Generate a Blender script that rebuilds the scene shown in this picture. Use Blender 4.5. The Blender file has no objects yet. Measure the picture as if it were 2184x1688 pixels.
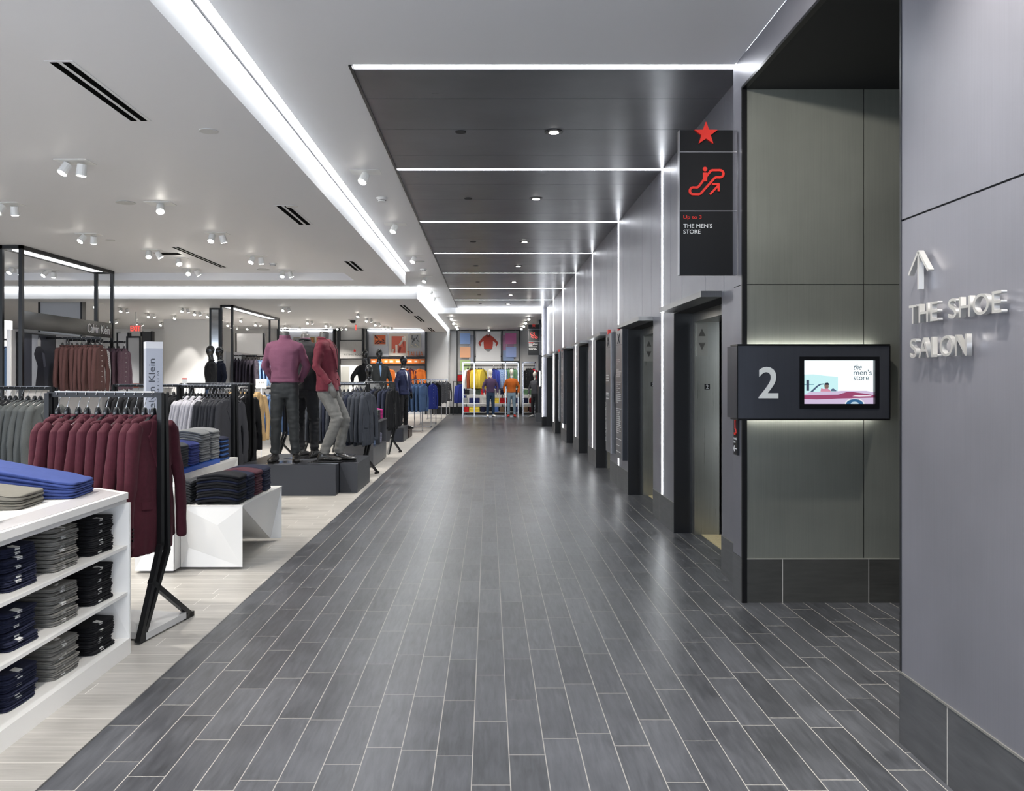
import bpy, bmesh, math, random
from mathutils import Vector, Matrix, noise
random.seed(7)
SC = bpy.context.scene
COL = SC.collection
# ---------------------------------------------------------------- camera, world, exposure
EYE = 1.583          # camera height above the floor
FPX = 1815.0         # focal length in pixels of the 2184 wide frame
cam = bpy.data.cameras.new('camera'); cam_o = bpy.data.objects.new('camera', cam); COL.objects.link(cam_o)
cam_o.location = (0, 0, EYE); cam_o.rotation_euler = (math.pi/2, 0, 0)
cam.sensor_width = 36; cam.lens = FPX/2184*36
cam.shift_x = 50/2184; cam.shift_y = -38/2184
cam.clip_end = 200
SC.camera = cam_o
w = bpy.data.worlds.new('world'); SC.world = w; w.use_nodes = True
w.node_tree.nodes['Background'].inputs[0].default_value = (0.80, 0.88, 1.0, 1)
w.node_tree.nodes['Background'].inputs[1].default_value = 2.8
SC.view_settings.view_transform = 'Standard'; SC.view_settings.look = 'None'
SC.view_settings.exposure = 0.75; SC.view_settings.gamma = 1
STRIP = 13.0         # radiance of the bare light lines
COVE = 13.0          # radiance of the cove slots
SPOTW = 190.0        # watts of one shop spotlight

def spot(loc, target, watts, size=70, blend=0.6, rad=0.04, color=(1, .95, .88)):
    L = bpy.data.lights.new('spot_lamp', 'SPOT'); L.energy = watts; L.spot_size = math.radians(size)
    L.spot_blend = blend; L.shadow_soft_size = rad; L.color = color
    o = bpy.data.objects.new('spot_lamp', L); COL.objects.link(o); o.location = loc
    o.rotation_euler = (Vector(target)-Vector(loc)).to_track_quat('-Z', 'Y').to_euler()
    return o

# ---------------------------------------------------------------- helpers
def S(h):            # '#rrggbb' -> linear
    h = h.lstrip('#'); r = []
    for i in (0, 2, 4):
        c = int(h[i:i+2], 16)/255
        r.append(c/12.92 if c <= .04045 else ((c+.055)/1.055)**2.4)
    return (*r, 1)
def P(px, py, Y):    # a point of the place at distance Y
    return Vector(((px-1042)*Y/FPX, Y, EYE-(py-806)*Y/FPX))
def PX(px, Y): return (px-1042)*Y/FPX
def PZ(py, Y): return EYE-(py-806)*Y/FPX

class MB:
    """collects shapes, builds ONE mesh"""
    def __init__(s): s.v = []; s.f = []; s.mi = []; s.cur = 0
    def add(s, vs, fs):
        b = len(s.v); s.v += [Vector(v) for v in vs]; s.f += [tuple(i+b for i in f) for f in fs]; s.mi += [s.cur]*len(fs)
        return s
    def box(s, x0, x1, y0, y1, z0, z1, M=None):
        vs = [Vector((x, y, z)) for z in (z0, z1) for y in (y0, y1) for x in (x0, x1)]
        if M is not None: vs = [M @ v for v in vs]
        return s.add(vs, [(0, 2, 3, 1), (4, 5, 7, 6), (0, 1, 5, 4), (1, 3, 7, 5), (3, 2, 6, 7), (2, 0, 4, 6)])
    def prism(s, pts, n):            # polygon pts (3d) extruded by vector n
        k = len(pts); n = Vector(n); a = [Vector(p) for p in pts]; b = [p+n for p in a]
        return s.add(a+b, [tuple(range(k)), tuple(range(2*k-1, k-1, -1))]+[(i, i+k, (i+1) % k+k, (i+1) % k) for i in range(k)])
    def quad(s, *p): return s.add(p, [tuple(range(len(p)))])
    def cyl(s, p0, p1, r0, r1=None, n=16, caps=True):
        r1 = r0 if r1 is None else r1; p0 = Vector(p0); p1 = Vector(p1); t = (p1-p0).normalized()
        u = t.orthogonal().normalized(); v = t.cross(u); vs = []
        for p, r in ((p0, r0), (p1, r1)):
            for i in range(n):
                a = 2*math.pi*i/n; vs.append(p+u*math.cos(a)*r+v*math.sin(a)*r)
        fs = [(i, (i+1) % n, (i+1) % n+n, i+n) for i in range(n)]
        if caps: fs += [tuple(range(n-1, -1, -1)), tuple(range(n, 2*n))]
        return s.add(vs, fs)
    def bar(s, pts, w, h=None, up=(0, 0, 1)):   # square tube along a polyline
        h = w if h is None else h
        for a, b in zip(pts[:-1], pts[1:]):
            a = Vector(a); b = Vector(b); t = (b-a).normalized(); U = Vector(up)
            if abs(t.dot(U)) > .95: U = Vector((0, 1, 0))
            x = t.cross(U).normalized(); y = x.cross(t); a = a-t*w*.3; b = b+t*w*.3
            vs = [p+x*i*w/2+y*j*h/2 for p in (a, b) for (i, j) in ((-1, -1), (1, -1), (1, 1), (-1, 1))]
            s.add(vs, [(0, 1, 2, 3), (7, 6, 5, 4), (0, 4, 5, 1), (1, 5, 6, 2), (2, 6, 7, 3), (3, 7, 4, 0)])
        return s
    def tube(s, pts, r, n=8):
        pts = [Vector(p) for p in pts]; vs = []; fs = []; u = None
        for i, p in enumerate(pts):
            t = (pts[min(i+1, len(pts)-1)]-pts[max(i-1, 0)]).normalized()
            u = t.orthogonal().normalized() if u is None else (u-t*u.dot(t)).normalized()
            v = t.cross(u)
            for k in range(n):
                a = 2*math.pi*k/n; vs.append(p+(u*math.cos(a)+v*math.sin(a))*r)
        for i in range(len(pts)-1):
            for k in range(n): fs.append((i*n+k, i*n+(k+1) % n, (i+1)*n+(k+1) % n, (i+1)*n+k))
        fs += [tuple(range(n-1, -1, -1)), tuple(range((len(pts)-1)*n, len(pts)*n))]
        return s.add(vs, fs)
    def chain(s, pts, n=16, cap=.5, side=(1, 0, 0)):
        """lofted limb: (x,y,z,ra,rb) rings, ra along 'side'"""
        C = [Vector(p[:3]) for p in pts]; R = [(p[3], p[4] if len(p) > 4 else p[3]) for p in pts]
        t0 = (C[1]-C[0]).normalized(); t1 = (C[-1]-C[-2]).normalized(); rings = []
        for f, q in ((1, .35), (.7, .72), (.35, .94)):
            rings.append((C[0]-t0*min(R[0])*cap*f, R[0][0]*q, R[0][1]*q))
        for c, r in zip(C, R): rings.append((c, *r))
        for f, q in ((.35, .94), (.7, .72), (1, .35)):
            rings.append((C[-1]+t1*min(R[-1])*cap*f, R[-1][0]*q, R[-1][1]*q))
        vs = []; fs = []; m = len(rings)
        for i, (c, ra, rb) in enumerate(rings):
            t = (rings[min(i+1, m-1)][0]-rings[max(i-1, 0)][0]).normalized()
            u = Vector(side); u = (u-t*u.dot(t)); u = u.normalized() if u.length > 1e-4 else t.orthogonal().normalized()
            v = t.cross(u)
            for k in range(n):
                a = 2*math.pi*k/n; vs.append(c+u*math.cos(a)*ra+v*math.sin(a)*rb)
        for i in range(m-1):
            for k in range(n): fs.append((i*n+k, i*n+(k+1) % n, (i+1)*n+(k+1) % n, (i+1)*n+k))
        fs += [tuple(range(n-1, -1, -1)), tuple(range((m-1)*n, m*n))]
        return s.add(vs, fs)
    def xf(s, M): s.v = [M @ v for v in s.v]; return s
    def mesh(s, name='mesh', mats=(), smooth=False):
        me = bpy.data.meshes.new(name); me.from_pydata([tuple(v) for v in s.v], [], s.f)
        bm = bmesh.new(); bm.from_mesh(me); bmesh.ops.recalc_face_normals(bm, faces=bm.faces); bm.to_mesh(me); bm.free()
        for m in (mats if isinstance(mats, (list, tuple)) else [mats]): me.materials.append(m)
        if len(me.materials) > 1: me.polygons.foreach_set('material_index', s.mi)
        if smooth: me.shade_smooth()
        me.update(); return me

def bake(mb, voxel, iters=6, mats=(), wr=None, name='mesh'):
    """union by voxel remesh, smooth, then crease: one continuous surface"""
    me = mb.mesh(name, mats); o = bpy.data.objects.new('tmp', me); COL.objects.link(o)
    r = o.modifiers.new('r', 'REMESH'); r.mode = 'VOXEL'; r.voxel_size = voxel; r.use_smooth_shade = True
    if iters:
        m = o.modifiers.new('s', 'SMOOTH'); m.iterations = iters; m.factor = .5
    dg = bpy.context.evaluated_depsgraph_get(); dg.update()
    out = bpy.data.meshes.new_from_object(o.evaluated_get(dg)); out.name = name
    bpy.data.objects.remove(o); bpy.data.meshes.remove(me)
    if wr:
        co = [v.co.copy() for v in out.vertices]; no = [v.normal.copy() for v in out.vertices]
        for v, c, n in zip(out.vertices, co, no): v.co = c+n*wr(c)
    if not out.materials:
        for m in (mats if isinstance(mats, (list, tuple)) else [mats]): out.materials.append(m)
    out.shade_smooth(); out.update(); return out

def clean_kids(o): pass
def link(name, data, parent=None):
    o = bpy.data.objects.new(name, data); COL.objects.link(o)
    if parent: o.parent = parent
    return o
def part(name, mb, mats, parent=None, smooth=False, label=None):
    me = mb.mesh(name, mats, smooth) if isinstance(mb, MB) else mb
    o = link(name, me, parent)
    if label: o['label'] = label
    return o
def tag(o, label, cat, group=None, kind=None):
    o['label'] = label; o['category'] = cat
    if group: o['group'] = group
    if kind: o['kind'] = kind
    return o
def thing(name, label, cat, loc=(0, 0, 0), rz=0, group=None):
    o = link(name, None); o.location = loc; o.rotation_euler = (0, 0, rz); o.empty_display_size = .1
    return tag(o, label, cat, group)
def solo(name, mb, mats, label, cat, group=None, smooth=False, loc=None, rz=0):
    o = part(name, mb, mats, None, smooth); tag(o, label, cat, group)
    if loc is not None: o.location = loc
    o.rotation_euler = (0, 0, rz); return o
def struct(name, mb, mats, smooth=False):
    o = part(name, mb, mats, None, smooth); o['kind'] = 'structure'; return o
def dup(root, loc=None, rz=None, label=None, group=None, mats=None):
    """copy of a thing, its parts and sub-parts"""
    def cp(o, par):
        c = o.copy(); COL.objects.link(c); c.parent = par
        for k in o.children: cp(k, c)
        return c
    c = cp(root, None)
    if loc is not None: c.location = loc
    if rz is not None: c.rotation_euler = (c.rotation_euler[0], c.rotation_euler[1], rz)
    if label: c['label'] = label
    if group: c['group'] = group
    return c
def frame(origin, right, up):
    r = Vector(right).normalized(); u = Vector(up).normalized(); n = r.cross(u)
    M = Matrix((r, u, n)).transposed().to_4x4(); M.translation = Vector(origin); return M
_fonts = {}
def text_mesh(txt, w, h, ext=.004, mats=(), shear=0, bold=0, space=1.0, spacing_line=1.0):
    """letters as mesh, scaled to w x h (w or h may be None), origin lower left"""
    c = bpy.data.curves.new('t', 'FONT'); c.body = txt; c.extrude = .01; c.offset = bold; c.shear = shear
    c.space_character = space; c.space_line = spacing_line; c.resolution_u = 4
    o = bpy.data.objects.new('t', c); COL.objects.link(o)
    dg = bpy.context.evaluated_depsgraph_get(); dg.update()
    me = bpy.data.meshes.new_from_object(o.evaluated_get(dg)); bpy.data.objects.remove(o); bpy.data.curves.remove(c)
    xs = [v.co.x for v in me.vertices]; ys = [v.co.y for v in me.vertices]
    x0, x1, y0, y1 = min(xs), max(xs), min(ys), max(ys)
    sx = w/(x1-x0) if w else h/(y1-y0); sy = h/(y1-y0) if h else sx
    for v in me.vertices: v.co = ((v.co.x-x0)*sx, (v.co.y-y0)*sy, (v.co.z+.01)/.02*ext)
    me.materials.clear()
    for m in (mats if isinstance(mats, (list, tuple)) else [mats]): me.materials.append(m)
    me.name = 'letters'; me.update(); return me
def text(name, txt, M, w, h, mat, parent=None, ext=.004, **k):
    me = text_mesh(txt, w, h, ext, mat, **k); o = link(name, me, parent)
    o.matrix_local = M; return o
def ordinal(i): return ['first','second','third','fourth','fifth','sixth','seventh','eighth','ninth','tenth','eleventh','twelfth','thirteenth','fourteenth','fifteenth','sixteenth','seventeenth','eighteenth','nineteenth','twentieth'][i]

from mathutils.bvhtree import BVHTree
def decal(me, polys, off=.004, thick=.004, cuts=3, d=(0, 1, 0)):
    """cloth pieces laid on the front of a garment: polygons in x,z projected along +y onto its surface"""
    bvh = BVHTree.FromPolygons([v.co for v in me.vertices], [tuple(p.vertices) for p in me.polygons]); out = MB()
    for poly in polys:
        bm = bmesh.new(); bm.faces.new([bm.verts.new((x, 0, z)) for x, z in poly]); bmesh.ops.triangulate(bm, faces=bm.faces)
        for _ in range(cuts): bmesh.ops.subdivide_edges(bm, edges=bm.edges[:], cuts=1, use_grid_fill=True)
        bm.verts.ensure_lookup_table(); ys = {}
        for v in bm.verts:
            h = bvh.ray_cast(Vector((v.co.x, -1.5, v.co.z)), Vector(d)); ys[v.index] = h[0].y if h[0] is not None else None
        ok = [y for y in ys.values() if y is not None]; fb = max(ok) if ok else 0
        bm.verts.index_update(); n = len(bm.verts)
        vs = [Vector((v.co.x, (ys[v.index] if ys[v.index] is not None else fb)-off-thick, v.co.z)) for v in bm.verts]
        bk = [v+Vector((0, thick+off+.003, 0)) for v in vs]
        fs = [tuple(v.index for v in f.verts) for f in bm.faces]; fb_ = [tuple(i+n for i in reversed(f)) for f in fs]
        sd = [(e.verts[0].index, e.verts[1].index, e.verts[1].index+n, e.verts[0].index+n) for e in bm.edges if e.is_boundary]
        out.add(vs+bk, fs+fb_+sd); bm.free()
    return out
def circ(x, z, r, n=8): return [(x+r*math.cos(2*math.pi*i/n), z+r*math.sin(2*math.pi*i/n)) for i in range(n)]
# ---------------------------------------------------------------- materials
def nodes(name):
    m = bpy.data.materials.new(name); m.use_nodes = True; nt = m.node_tree
    return m, nt, nt.nodes['Principled BSDF']
def N(nt, t, **k):
    n = nt.nodes.new(t)
    for a, b in k.items(): setattr(n, a, b)
    return n
def mth(nt, op, a, b=None, c=None):
    n = nt.nodes.new('ShaderNodeMath'); n.operation = op
    for i, x in enumerate((a, b, c)):
        if x is None: continue
        if isinstance(x, (int, float)): n.inputs[i].default_value = x
        else: nt.links.new(x, n.inputs[i])
    return n.outputs[0]
def plain(name, col, rough=.5, metal=0, spec=.5, nscale=0, namt=.12, bump=0, coat=0, stretch=(1, 1, 1)):
    m, nt, b = nodes(name); c = S(col) if isinstance(col, str) else col
    b.inputs['Base Color'].default_value = c; b.inputs['Roughness'].default_value = rough
    b.inputs['Metallic'].default_value = metal; b.inputs['Specular IOR Level'].default_value = spec
    b.inputs['Coat Weight'].default_value = coat
    if nscale:
        tc = N(nt, 'ShaderNodeTexCoord'); mp = N(nt, 'ShaderNodeMapping'); mp.inputs['Scale'].default_value = stretch
        nt.links.new(tc.outputs['Object'], mp.inputs[0])
        n = N(nt, 'ShaderNodeTexNoise'); n.inputs['Scale'].default_value = nscale; n.inputs['Detail'].default_value = 4
        nt.links.new(mp.outputs[0], n.inputs['Vector'])
        mx = N(nt, 'ShaderNodeMix', data_type='RGBA'); mx.inputs[6].default_value = (*[x*(1-namt) for x in c[:3]], 1)
        mx.inputs[7].default_value = (*[min(1, x*(1+namt)) for x in c[:3]], 1)
        nt.links.new(n.outputs['Fac'], mx.inputs[0]); nt.links.new(mx.outputs[2], b.inputs['Base Color'])
        if bump:
            bp = N(nt, 'ShaderNodeBump'); bp.inputs['Strength'].default_value = bump; bp.inputs['Distance'].default_value = .002
            nt.links.new(n.outputs['Fac'], bp.inputs['Height']); nt.links.new(bp.outputs[0], b.inputs['Normal'])
    return m
def fabric(name, col, rough=.85, sheen=.15, amt=.22, scale=60, bump=.5):
    m = plain(name, col, rough, spec=.25, nscale=scale, namt=amt, bump=bump)
    b = m.node_tree.nodes['Principled BSDF']; b.inputs['Sheen Weight'].default_value = sheen; b.inputs['Sheen Roughness'].default_value = .4
    b.inputs['Sheen Tint'].default_value = (*[min(1, x*2+.1) for x in S(col)[:3]], 1)
    return m
def emit(name, col, strength):
    m = bpy.data.materials.new(name); m.use_nodes = True; nt = m.node_tree; nt.nodes.clear()
    e = N(nt, 'ShaderNodeEmission'); e.inputs[0].default_value = (*col, 1) if len(col) == 3 else col; e.inputs[1].default_value = strength
    o = N(nt, 'ShaderNodeOutputMaterial'); nt.links.new(e.outputs[0], o.inputs[0]); return m
def tiles(name, across, W, L, c_tile, c_var, c_grout, grout=.0035, phase=0.0, rough=.38, streak=(3, 26), plank_var=.18):
    """across: world axis ('X'/'Y'/..) over which the tile width runs; other axis is the length"""
    m, nt, b = nodes(name); g = N(nt, 'ShaderNodeNewGeometry'); sp = N(nt, 'ShaderNodeSeparateXYZ'); nt.links.new(g.outputs['Position'], sp.inputs[0])
    ax = {'X': 0, 'Y': 1, 'Z': 2}; a = sp.outputs[ax[across[0]]]; l = sp.outputs[ax[across[1]]]
    u = mth(nt, 'DIVIDE', mth(nt, 'ADD', a, phase), W); col = mth(nt, 'FLOOR', u)
    wn = N(nt, 'ShaderNodeTexWhiteNoise', noise_dimensions='1D'); nt.links.new(col, wn.inputs['W'])
    v = mth(nt, 'ADD', mth(nt, 'DIVIDE', l, L), wn.outputs['Value']); row = mth(nt, 'FLOOR', v)
    du = mth(nt, 'MULTIPLY', mth(nt, 'PINGPONG', u, .5), W); dv = mth(nt, 'MULTIPLY', mth(nt, 'PINGPONG', v, .5), L)
    d = mth(nt, 'MINIMUM', du, dv); gm = mth(nt, 'LESS_THAN', d, grout/2)
    wn2 = N(nt, 'ShaderNodeTexWhiteNoise', noise_dimensions='2D'); cb = N(nt, 'ShaderNodeCombineXYZ')
    nt.links.new(col, cb.inputs[0]); nt.links.new(row, cb.inputs[1]); nt.links.new(cb.outputs[0], wn2.inputs['Vector'])
    # wood-like streaks along the tile, with soft clouding
    sc = [1, 1, 1]; sc[ax[across[0]]] = streak[1]; sc[ax[across[1]]] = streak[0]
    mp = N(nt, 'ShaderNodeMapping'); mp.inputs['Scale'].default_value = sc; nt.links.new(g.outputs['Position'], mp.inputs[0])
    off = N(nt, 'ShaderNodeVectorMath', operation='SCALE'); nt.links.new(wn2.outputs['Color'], off.inputs[0]); off.inputs['Scale'].default_value = 40
    ad = N(nt, 'ShaderNodeVectorMath', operation='ADD'); nt.links.new(mp.outputs[0], ad.inputs[0]); nt.links.new(off.outputs[0], ad.inputs[1])
    n1 = N(nt, 'ShaderNodeTexNoise'); n1.inputs['Scale'].default_value = 1.6; n1.inputs['Detail'].default_value = 5; n1.inputs['Roughness'].default_value = .58; n1.inputs['Distortion'].default_value = .4
    nt.links.new(ad.outputs[0], n1.inputs['Vector'])
    n2 = N(nt, 'ShaderNodeTexNoise'); n2.inputs['Scale'].default_value = 3.2; n2.inputs['Detail'].default_value = 3; nt.links.new(g.outputs['Position'], n2.inputs['Vector'])
    f = mth(nt, 'ADD', mth(nt, 'MULTIPLY', n1.outputs['Fac'], .62), mth(nt, 'MULTIPLY', n2.outputs['Fac'], .38))
    f = mth(nt, 'ADD', f, mth(nt, 'MULTIPLY', mth(nt, 'SUBTRACT', wn2.outputs['Value'], .5), plank_var))
    mr = N(nt, 'ShaderNodeMapRange'); mr.inputs[1].default_value = .22; mr.inputs[2].default_value = .78; nt.links.new(f, mr.inputs[0])
    mx = N(nt, 'ShaderNodeMix', data_type='RGBA'); mx.inputs[6].default_value = S(c_tile); mx.inputs[7].default_value = S(c_var); nt.links.new(mr.outputs[0], mx.inputs[0])
    m2 = N(nt, 'ShaderNodeMix', data_type='RGBA'); m2.inputs[7].default_value = S(c_grout); nt.links.new(gm, m2.inputs[0]); nt.links.new(mx.outputs[2], m2.inputs[6])
    nt.links.new(m2.outputs[2], b.inputs['Base Color'])
    rr = mth(nt, 'ADD', mth(nt, 'MULTIPLY', n2.outputs['Fac'], .10), rough-.05); nt.links.new(mth(nt, 'ADD', rr, mth(nt, 'MULTIPLY', gm, .4)), b.inputs['Roughness'])
    bp = N(nt, 'ShaderNodeBump'); bp.inputs['Strength'].default_value = .10; bp.inputs['Distance'].default_value = .002
    nt.links.new(mth(nt, 'MULTIPLY', gm, -1), bp.inputs['Height']); nt.links.new(bp.outputs[0], b.inputs['Normal'])
    return m
def steel(name, dark, light, rough=.36, metal=.85, axis='Z', sc=(60, 60, 1.2)):
    """brushed metal: fine streaks along one axis plus blotchy patina"""
    m, nt, b = nodes(name); g = N(nt, 'ShaderNodeNewGeometry')
    mp = N(nt, 'ShaderNodeMapping'); mp.inputs['Scale'].default_value = sc; nt.links.new(g.outputs['Position'], mp.inputs[0])
    n1 = N(nt, 'ShaderNodeTexNoise'); n1.inputs['Scale'].default_value = 1.5; n1.inputs['Detail'].default_value = 5; nt.links.new(mp.outputs[0], n1.inputs['Vector'])
    n2 = N(nt, 'ShaderNodeTexNoise'); n2.inputs['Scale'].default_value = 1.3; n2.inputs['Detail'].default_value = 4; nt.links.new(g.outputs['Position'], n2.inputs['Vector'])
    f = mth(nt, 'ADD', mth(nt, 'MULTIPLY', n1.outputs['Fac'], .25), mth(nt, 'MULTIPLY', n2.outputs['Fac'], .75))
    mr = N(nt, 'ShaderNodeMapRange'); mr.inputs[1].default_value = .25; mr.inputs[2].default_value = .75; nt.links.new(f, mr.inputs[0])
    mx = N(nt, 'ShaderNodeMix', data_type='RGBA'); mx.inputs[6].default_value = S(dark); mx.inputs[7].default_value = S(light); nt.links.new(mr.outputs[0], mx.inputs[0])
    nt.links.new(mx.outputs[2], b.inputs['Base Color']); b.inputs['Metallic'].default_value = metal
    nt.links.new(mth(nt, 'ADD', mth(nt, 'MULTIPLY', n1.outputs['Fac'], .14), rough-.07), b.inputs['Roughness'])
    bp = N(nt, 'ShaderNodeBump'); bp.inputs['Strength'].default_value = .12; bp.inputs['Distance'].default_value = .001
    nt.links.new(n1.outputs['Fac'], bp.inputs['Height']); nt.links.new(bp.outputs[0], b.inputs['Normal'])
    return m

M_floor = tiles('floor_tile_dark', 'XY', .152, .61, '#292a2d', '#5d5f64', '#a09d97', grout=.004, phase=.0664, rough=.32)
M_plank = tiles('floor_tile_light', 'YX', .152, .92, '#93908a', '#bab6b0', '#e0ddd6', grout=.0035, rough=.42, streak=(2.2, 26), plank_var=.16)
M_skirtX = tiles('skirting_tile_side', 'ZY', .62, .61, '#38393b', '#58595b', '#a9a6a0', grout=.005, streak=(3, 22), phase=.25)
M_skirtY = tiles('skirting_tile_front', 'ZX', .62, .605, '#2e2e2c', '#454542', '#a9a6a0', grout=.005, streak=(3, 22), phase=.25)
M_white = plain('ceiling_paint', '#d4d4d6', .55, spec=.4)
M_wallw = plain('wall_paint', '#d3d3d3', .6, spec=.3)
M_steel = steel('blackened_steel_panel', '#7b7b82', '#93939b', .40, .6, sc=(110, 110, 1.6))
M_steelc = steel('blackened_steel_ceiling', '#606166', '#7c7d83', .31, .85, sc=(2, 60, 60))
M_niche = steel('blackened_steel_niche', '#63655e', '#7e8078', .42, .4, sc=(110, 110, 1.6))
M_black = plain('black_metal', '#0c0c0e', .35, .3)
M_blackm = plain('black_matt', '#141416', .6)
M_jamb = plain('black_lacquer', '#121317', .32, 0, nscale=3, namt=.2)
M_inox = steel('stainless_steel', '#8c8c86', '#b4b4ae', .3, .95)
M_seam = plain('seam_shadow_gap', '#0a0a0a', .9)
M_line = emit('light_line', (.94, .97, 1), STRIP)
M_cove = emit('cove_light', (.95, .98, 1), COVE)
# ================================================================ THE SETTING
ZC = 3.85; ZS = 3.56; ZT = 3.71; ZB = 3.68
XW = 1.887; XP = 1.785; XE = -1.732
Y0 = -2.5
# floors
struct('floor', MB().box(XE, 9, Y0, 40, -.12, 0), M_floor)
struct('floor', MB().box(-22, XE, Y0, 40, -.12, 0), M_plank)
struct('trim_1', MB().box(XE-.004, XE+.004, Y0, 37, -.02, .0015), plain('edge_trim', '#8a8a8a', .3, .8))
# white ceilings
C = MB(); C.box(-1.683, XP, Y0, 6.2, ZC, ZC+.1); C.box(-1.683, -1.003, 6.2, 27.7, ZC, ZC+.1)
C.box(-22, -1.683, 18.15, 21.22, ZC, ZC+.1)
struct('ceiling', C, M_white)
C = MB(); C.box(-2.727, -1.775, Y0, 18.15, ZS, ZC+.1); C.box(-1.775, -1.683, Y0, 18.15, ZC+.03, ZC+.1); C.box(-22, -2.727, 17.25, 18.15, ZS, ZC+.1); C.box(-22, -2.727, Y0, 17.25, ZT, ZC+.1)
struct('ceiling', C, M_white)
C = MB(); C.box(-2.73, -1.785, 21.3, 37.1, ZS, ZC+.1); C.box(-22, -2.73, 21.3, 22.25, ZS, ZC+.1); C.box(-22, -2.73, 22.25, 37.1, ZT, ZC+.1)
struct('ceiling', C, M_white)
C = MB(); C.box(-1.70, 9, 27.75, 38, ZB, ZC+.1)
struct('ceiling', C, M_white)
# dark metal ceiling: panels with shadow gaps between, one light line at each joint
XL, XR = -1.003, XW
lines = [6.2, 9.25, 12.35, 15.47, 18.42, 21.6, 24.75, 27.66]
C = MB(); g = .006
for a, b in zip(lines[:-1], lines[1:]):
    a2 = a+.04; b2 = b-.04; cuts = [a2, a+.70, a+1.56, a+2.46, b2]
    for c, d in zip(cuts[:-1], cuts[1:]): C.box(XL+.012, XR, c+g/2, d-g/2, ZC-.004, ZC+.03)
struct('ceiling', C, M_steelc)
struct('ceiling', MB().box(XL, XR+.1, 6.16, 27.7, ZC+.03, ZC+.1), M_seam)
struct('trim_2', MB().box(XL-.012, XL+.012, 6.16, 27.7, ZC-.012, ZC+.03), M_black)
for i, y in enumerate(lines[:-1]):
    yy = y+.0
    solo('light_line', MB().box(XL+.02, XR, yy-.036, yy+.036, ZC-.002, ZC+.012), M_line,
         ['bright linear ceiling light where the white ceiling meets the dark metal', 'linear ceiling light between the first and second bays of dark panels',
          'linear ceiling light between the second and third bays of dark panels', 'linear ceiling light between the third and fourth bays of dark panels',
          'linear ceiling light between the fourth and fifth bays of dark panels', 'linear ceiling light between the fifth and sixth bays of dark panels',
          'farthest thin linear ceiling light before the cross cove'][i], 'light', 'light lines across the dark ceiling')
# cove slots
solo('cove_light', MB().box(-1.758, -1.683, Y0, 18.149, ZC, ZC+.02), M_cove, 'long bright cove light strip beside the aisle ceiling', 'light')
struct('trim_3', MB().box(-1.773, -1.758, Y0, 18.15, ZC-.012, ZC+.03), plain('cove_lip', '#8f8f92', .5))
solo('cove_light', MB().box(-22, -1.80, 21.215, 21.285, ZC, ZC+.02), M_cove, 'cove light strip running left across the shop along the cross bulkhead', 'light')
solo('cove_light', MB().box(-1.78, -1.705, 21.3, 37.0, ZC-.16, ZC-.14), M_cove, 'far cove light strip leading to the back wall', 'light')
C = MB(); C.box(-1.785, -1.683, 21.22, 27.75, ZC, ZC+.1)
struct('ceiling', C, M_white)
solo('cove_light', MB().box(-1.0, 1.72, 27.665, 27.735, ZC-.02, ZC+.012), M_cove, 'cross cove light at the far end of the dark ceiling', 'light')

# walls
W = MB(); W.box(-22, -1.72, 37.1, 37.3, 0, ZC); struct('wall_back', W, M_wallw)
W = MB(); W.box(-1.74, -1.70, 37.1, 37.7, 0, ZC); W.box(-1.72, 9, 37.6, 37.8, 0, ZC); struct('wall_back', W, M_wallw)
struct('wall_left', MB().box(-22, -21.8, Y0, 37.1, 0, ZC), M_wallw)
struct('baseboard_back', MB().box(-2.55, -1.72, 37.06, 37.1, 0, .3).box(-1.70, 3.2, 37.56, 37.6, 0, .3), M_black)
# right: foreground wall with the lettering
W = MB(); W.box(XP, XP+.22, Y0, 3.68, .313, 2.258); W.box(XP, XP+.22, Y0, 3.68, 2.266, ZC)
struct('wall_right', W, M_steel)
struct('wall_right', MB().box(XP+.006, XP+.21, Y0, 3.67, 0, ZC), M_seam)
struct('baseboard_right', MB().box(XP-.004, XP+.1, Y0, 3.686, 0, .305), M_skirtX)
struct('trim_4', MB().box(XP-.006, XP+.1, Y0, 3.688, .305, .313), plain('skirting_cap', '#8a8984', .4, .5))
struct('trim_5', MB().box(XP-.003, XP+.02, 3.676, 3.690, 0, ZC), M_jamb)
# side passage: far wall (Y 5.99), soffit, end wall
W = MB()
for x0, x1 in ((XP+.012, 2.636), (2.644, 5.9)):
    for z0, z1 in ((.313, 2.236), (2.242, 3.62)): W.box(x0, x1, 5.99, 6.05, z0, z1)
struct('wall_passage', W, M_niche)
struct('wall_passage', MB().box(XP+.012, 5.9, 6.0, 6.2, 0, 3.62), M_seam)
struct('baseboard_passage', MB().box(XP+.012, 5.9, 5.982, 6.0, 0, .305), M_skirtY)
struct('trim_6', MB().box(XP+.012, 5.9, 5.980, 6.0, .305, .312), plain('skirting_cap_b', '#a5a49c', .4, .5))
struct('wall_passage', MB().box(5.9, 6.0, 3.6, 6.1, 0, ZC), M_niche)
struct('wall_passage', MB().box(XP+.2, 6.0, 3.48, 3.68, 0, ZC), M_steel)
struct('ceiling', MB().box(XP+.012, 6, 3.4, 6.1, 3.614, 3.70), M_blackm)
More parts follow.
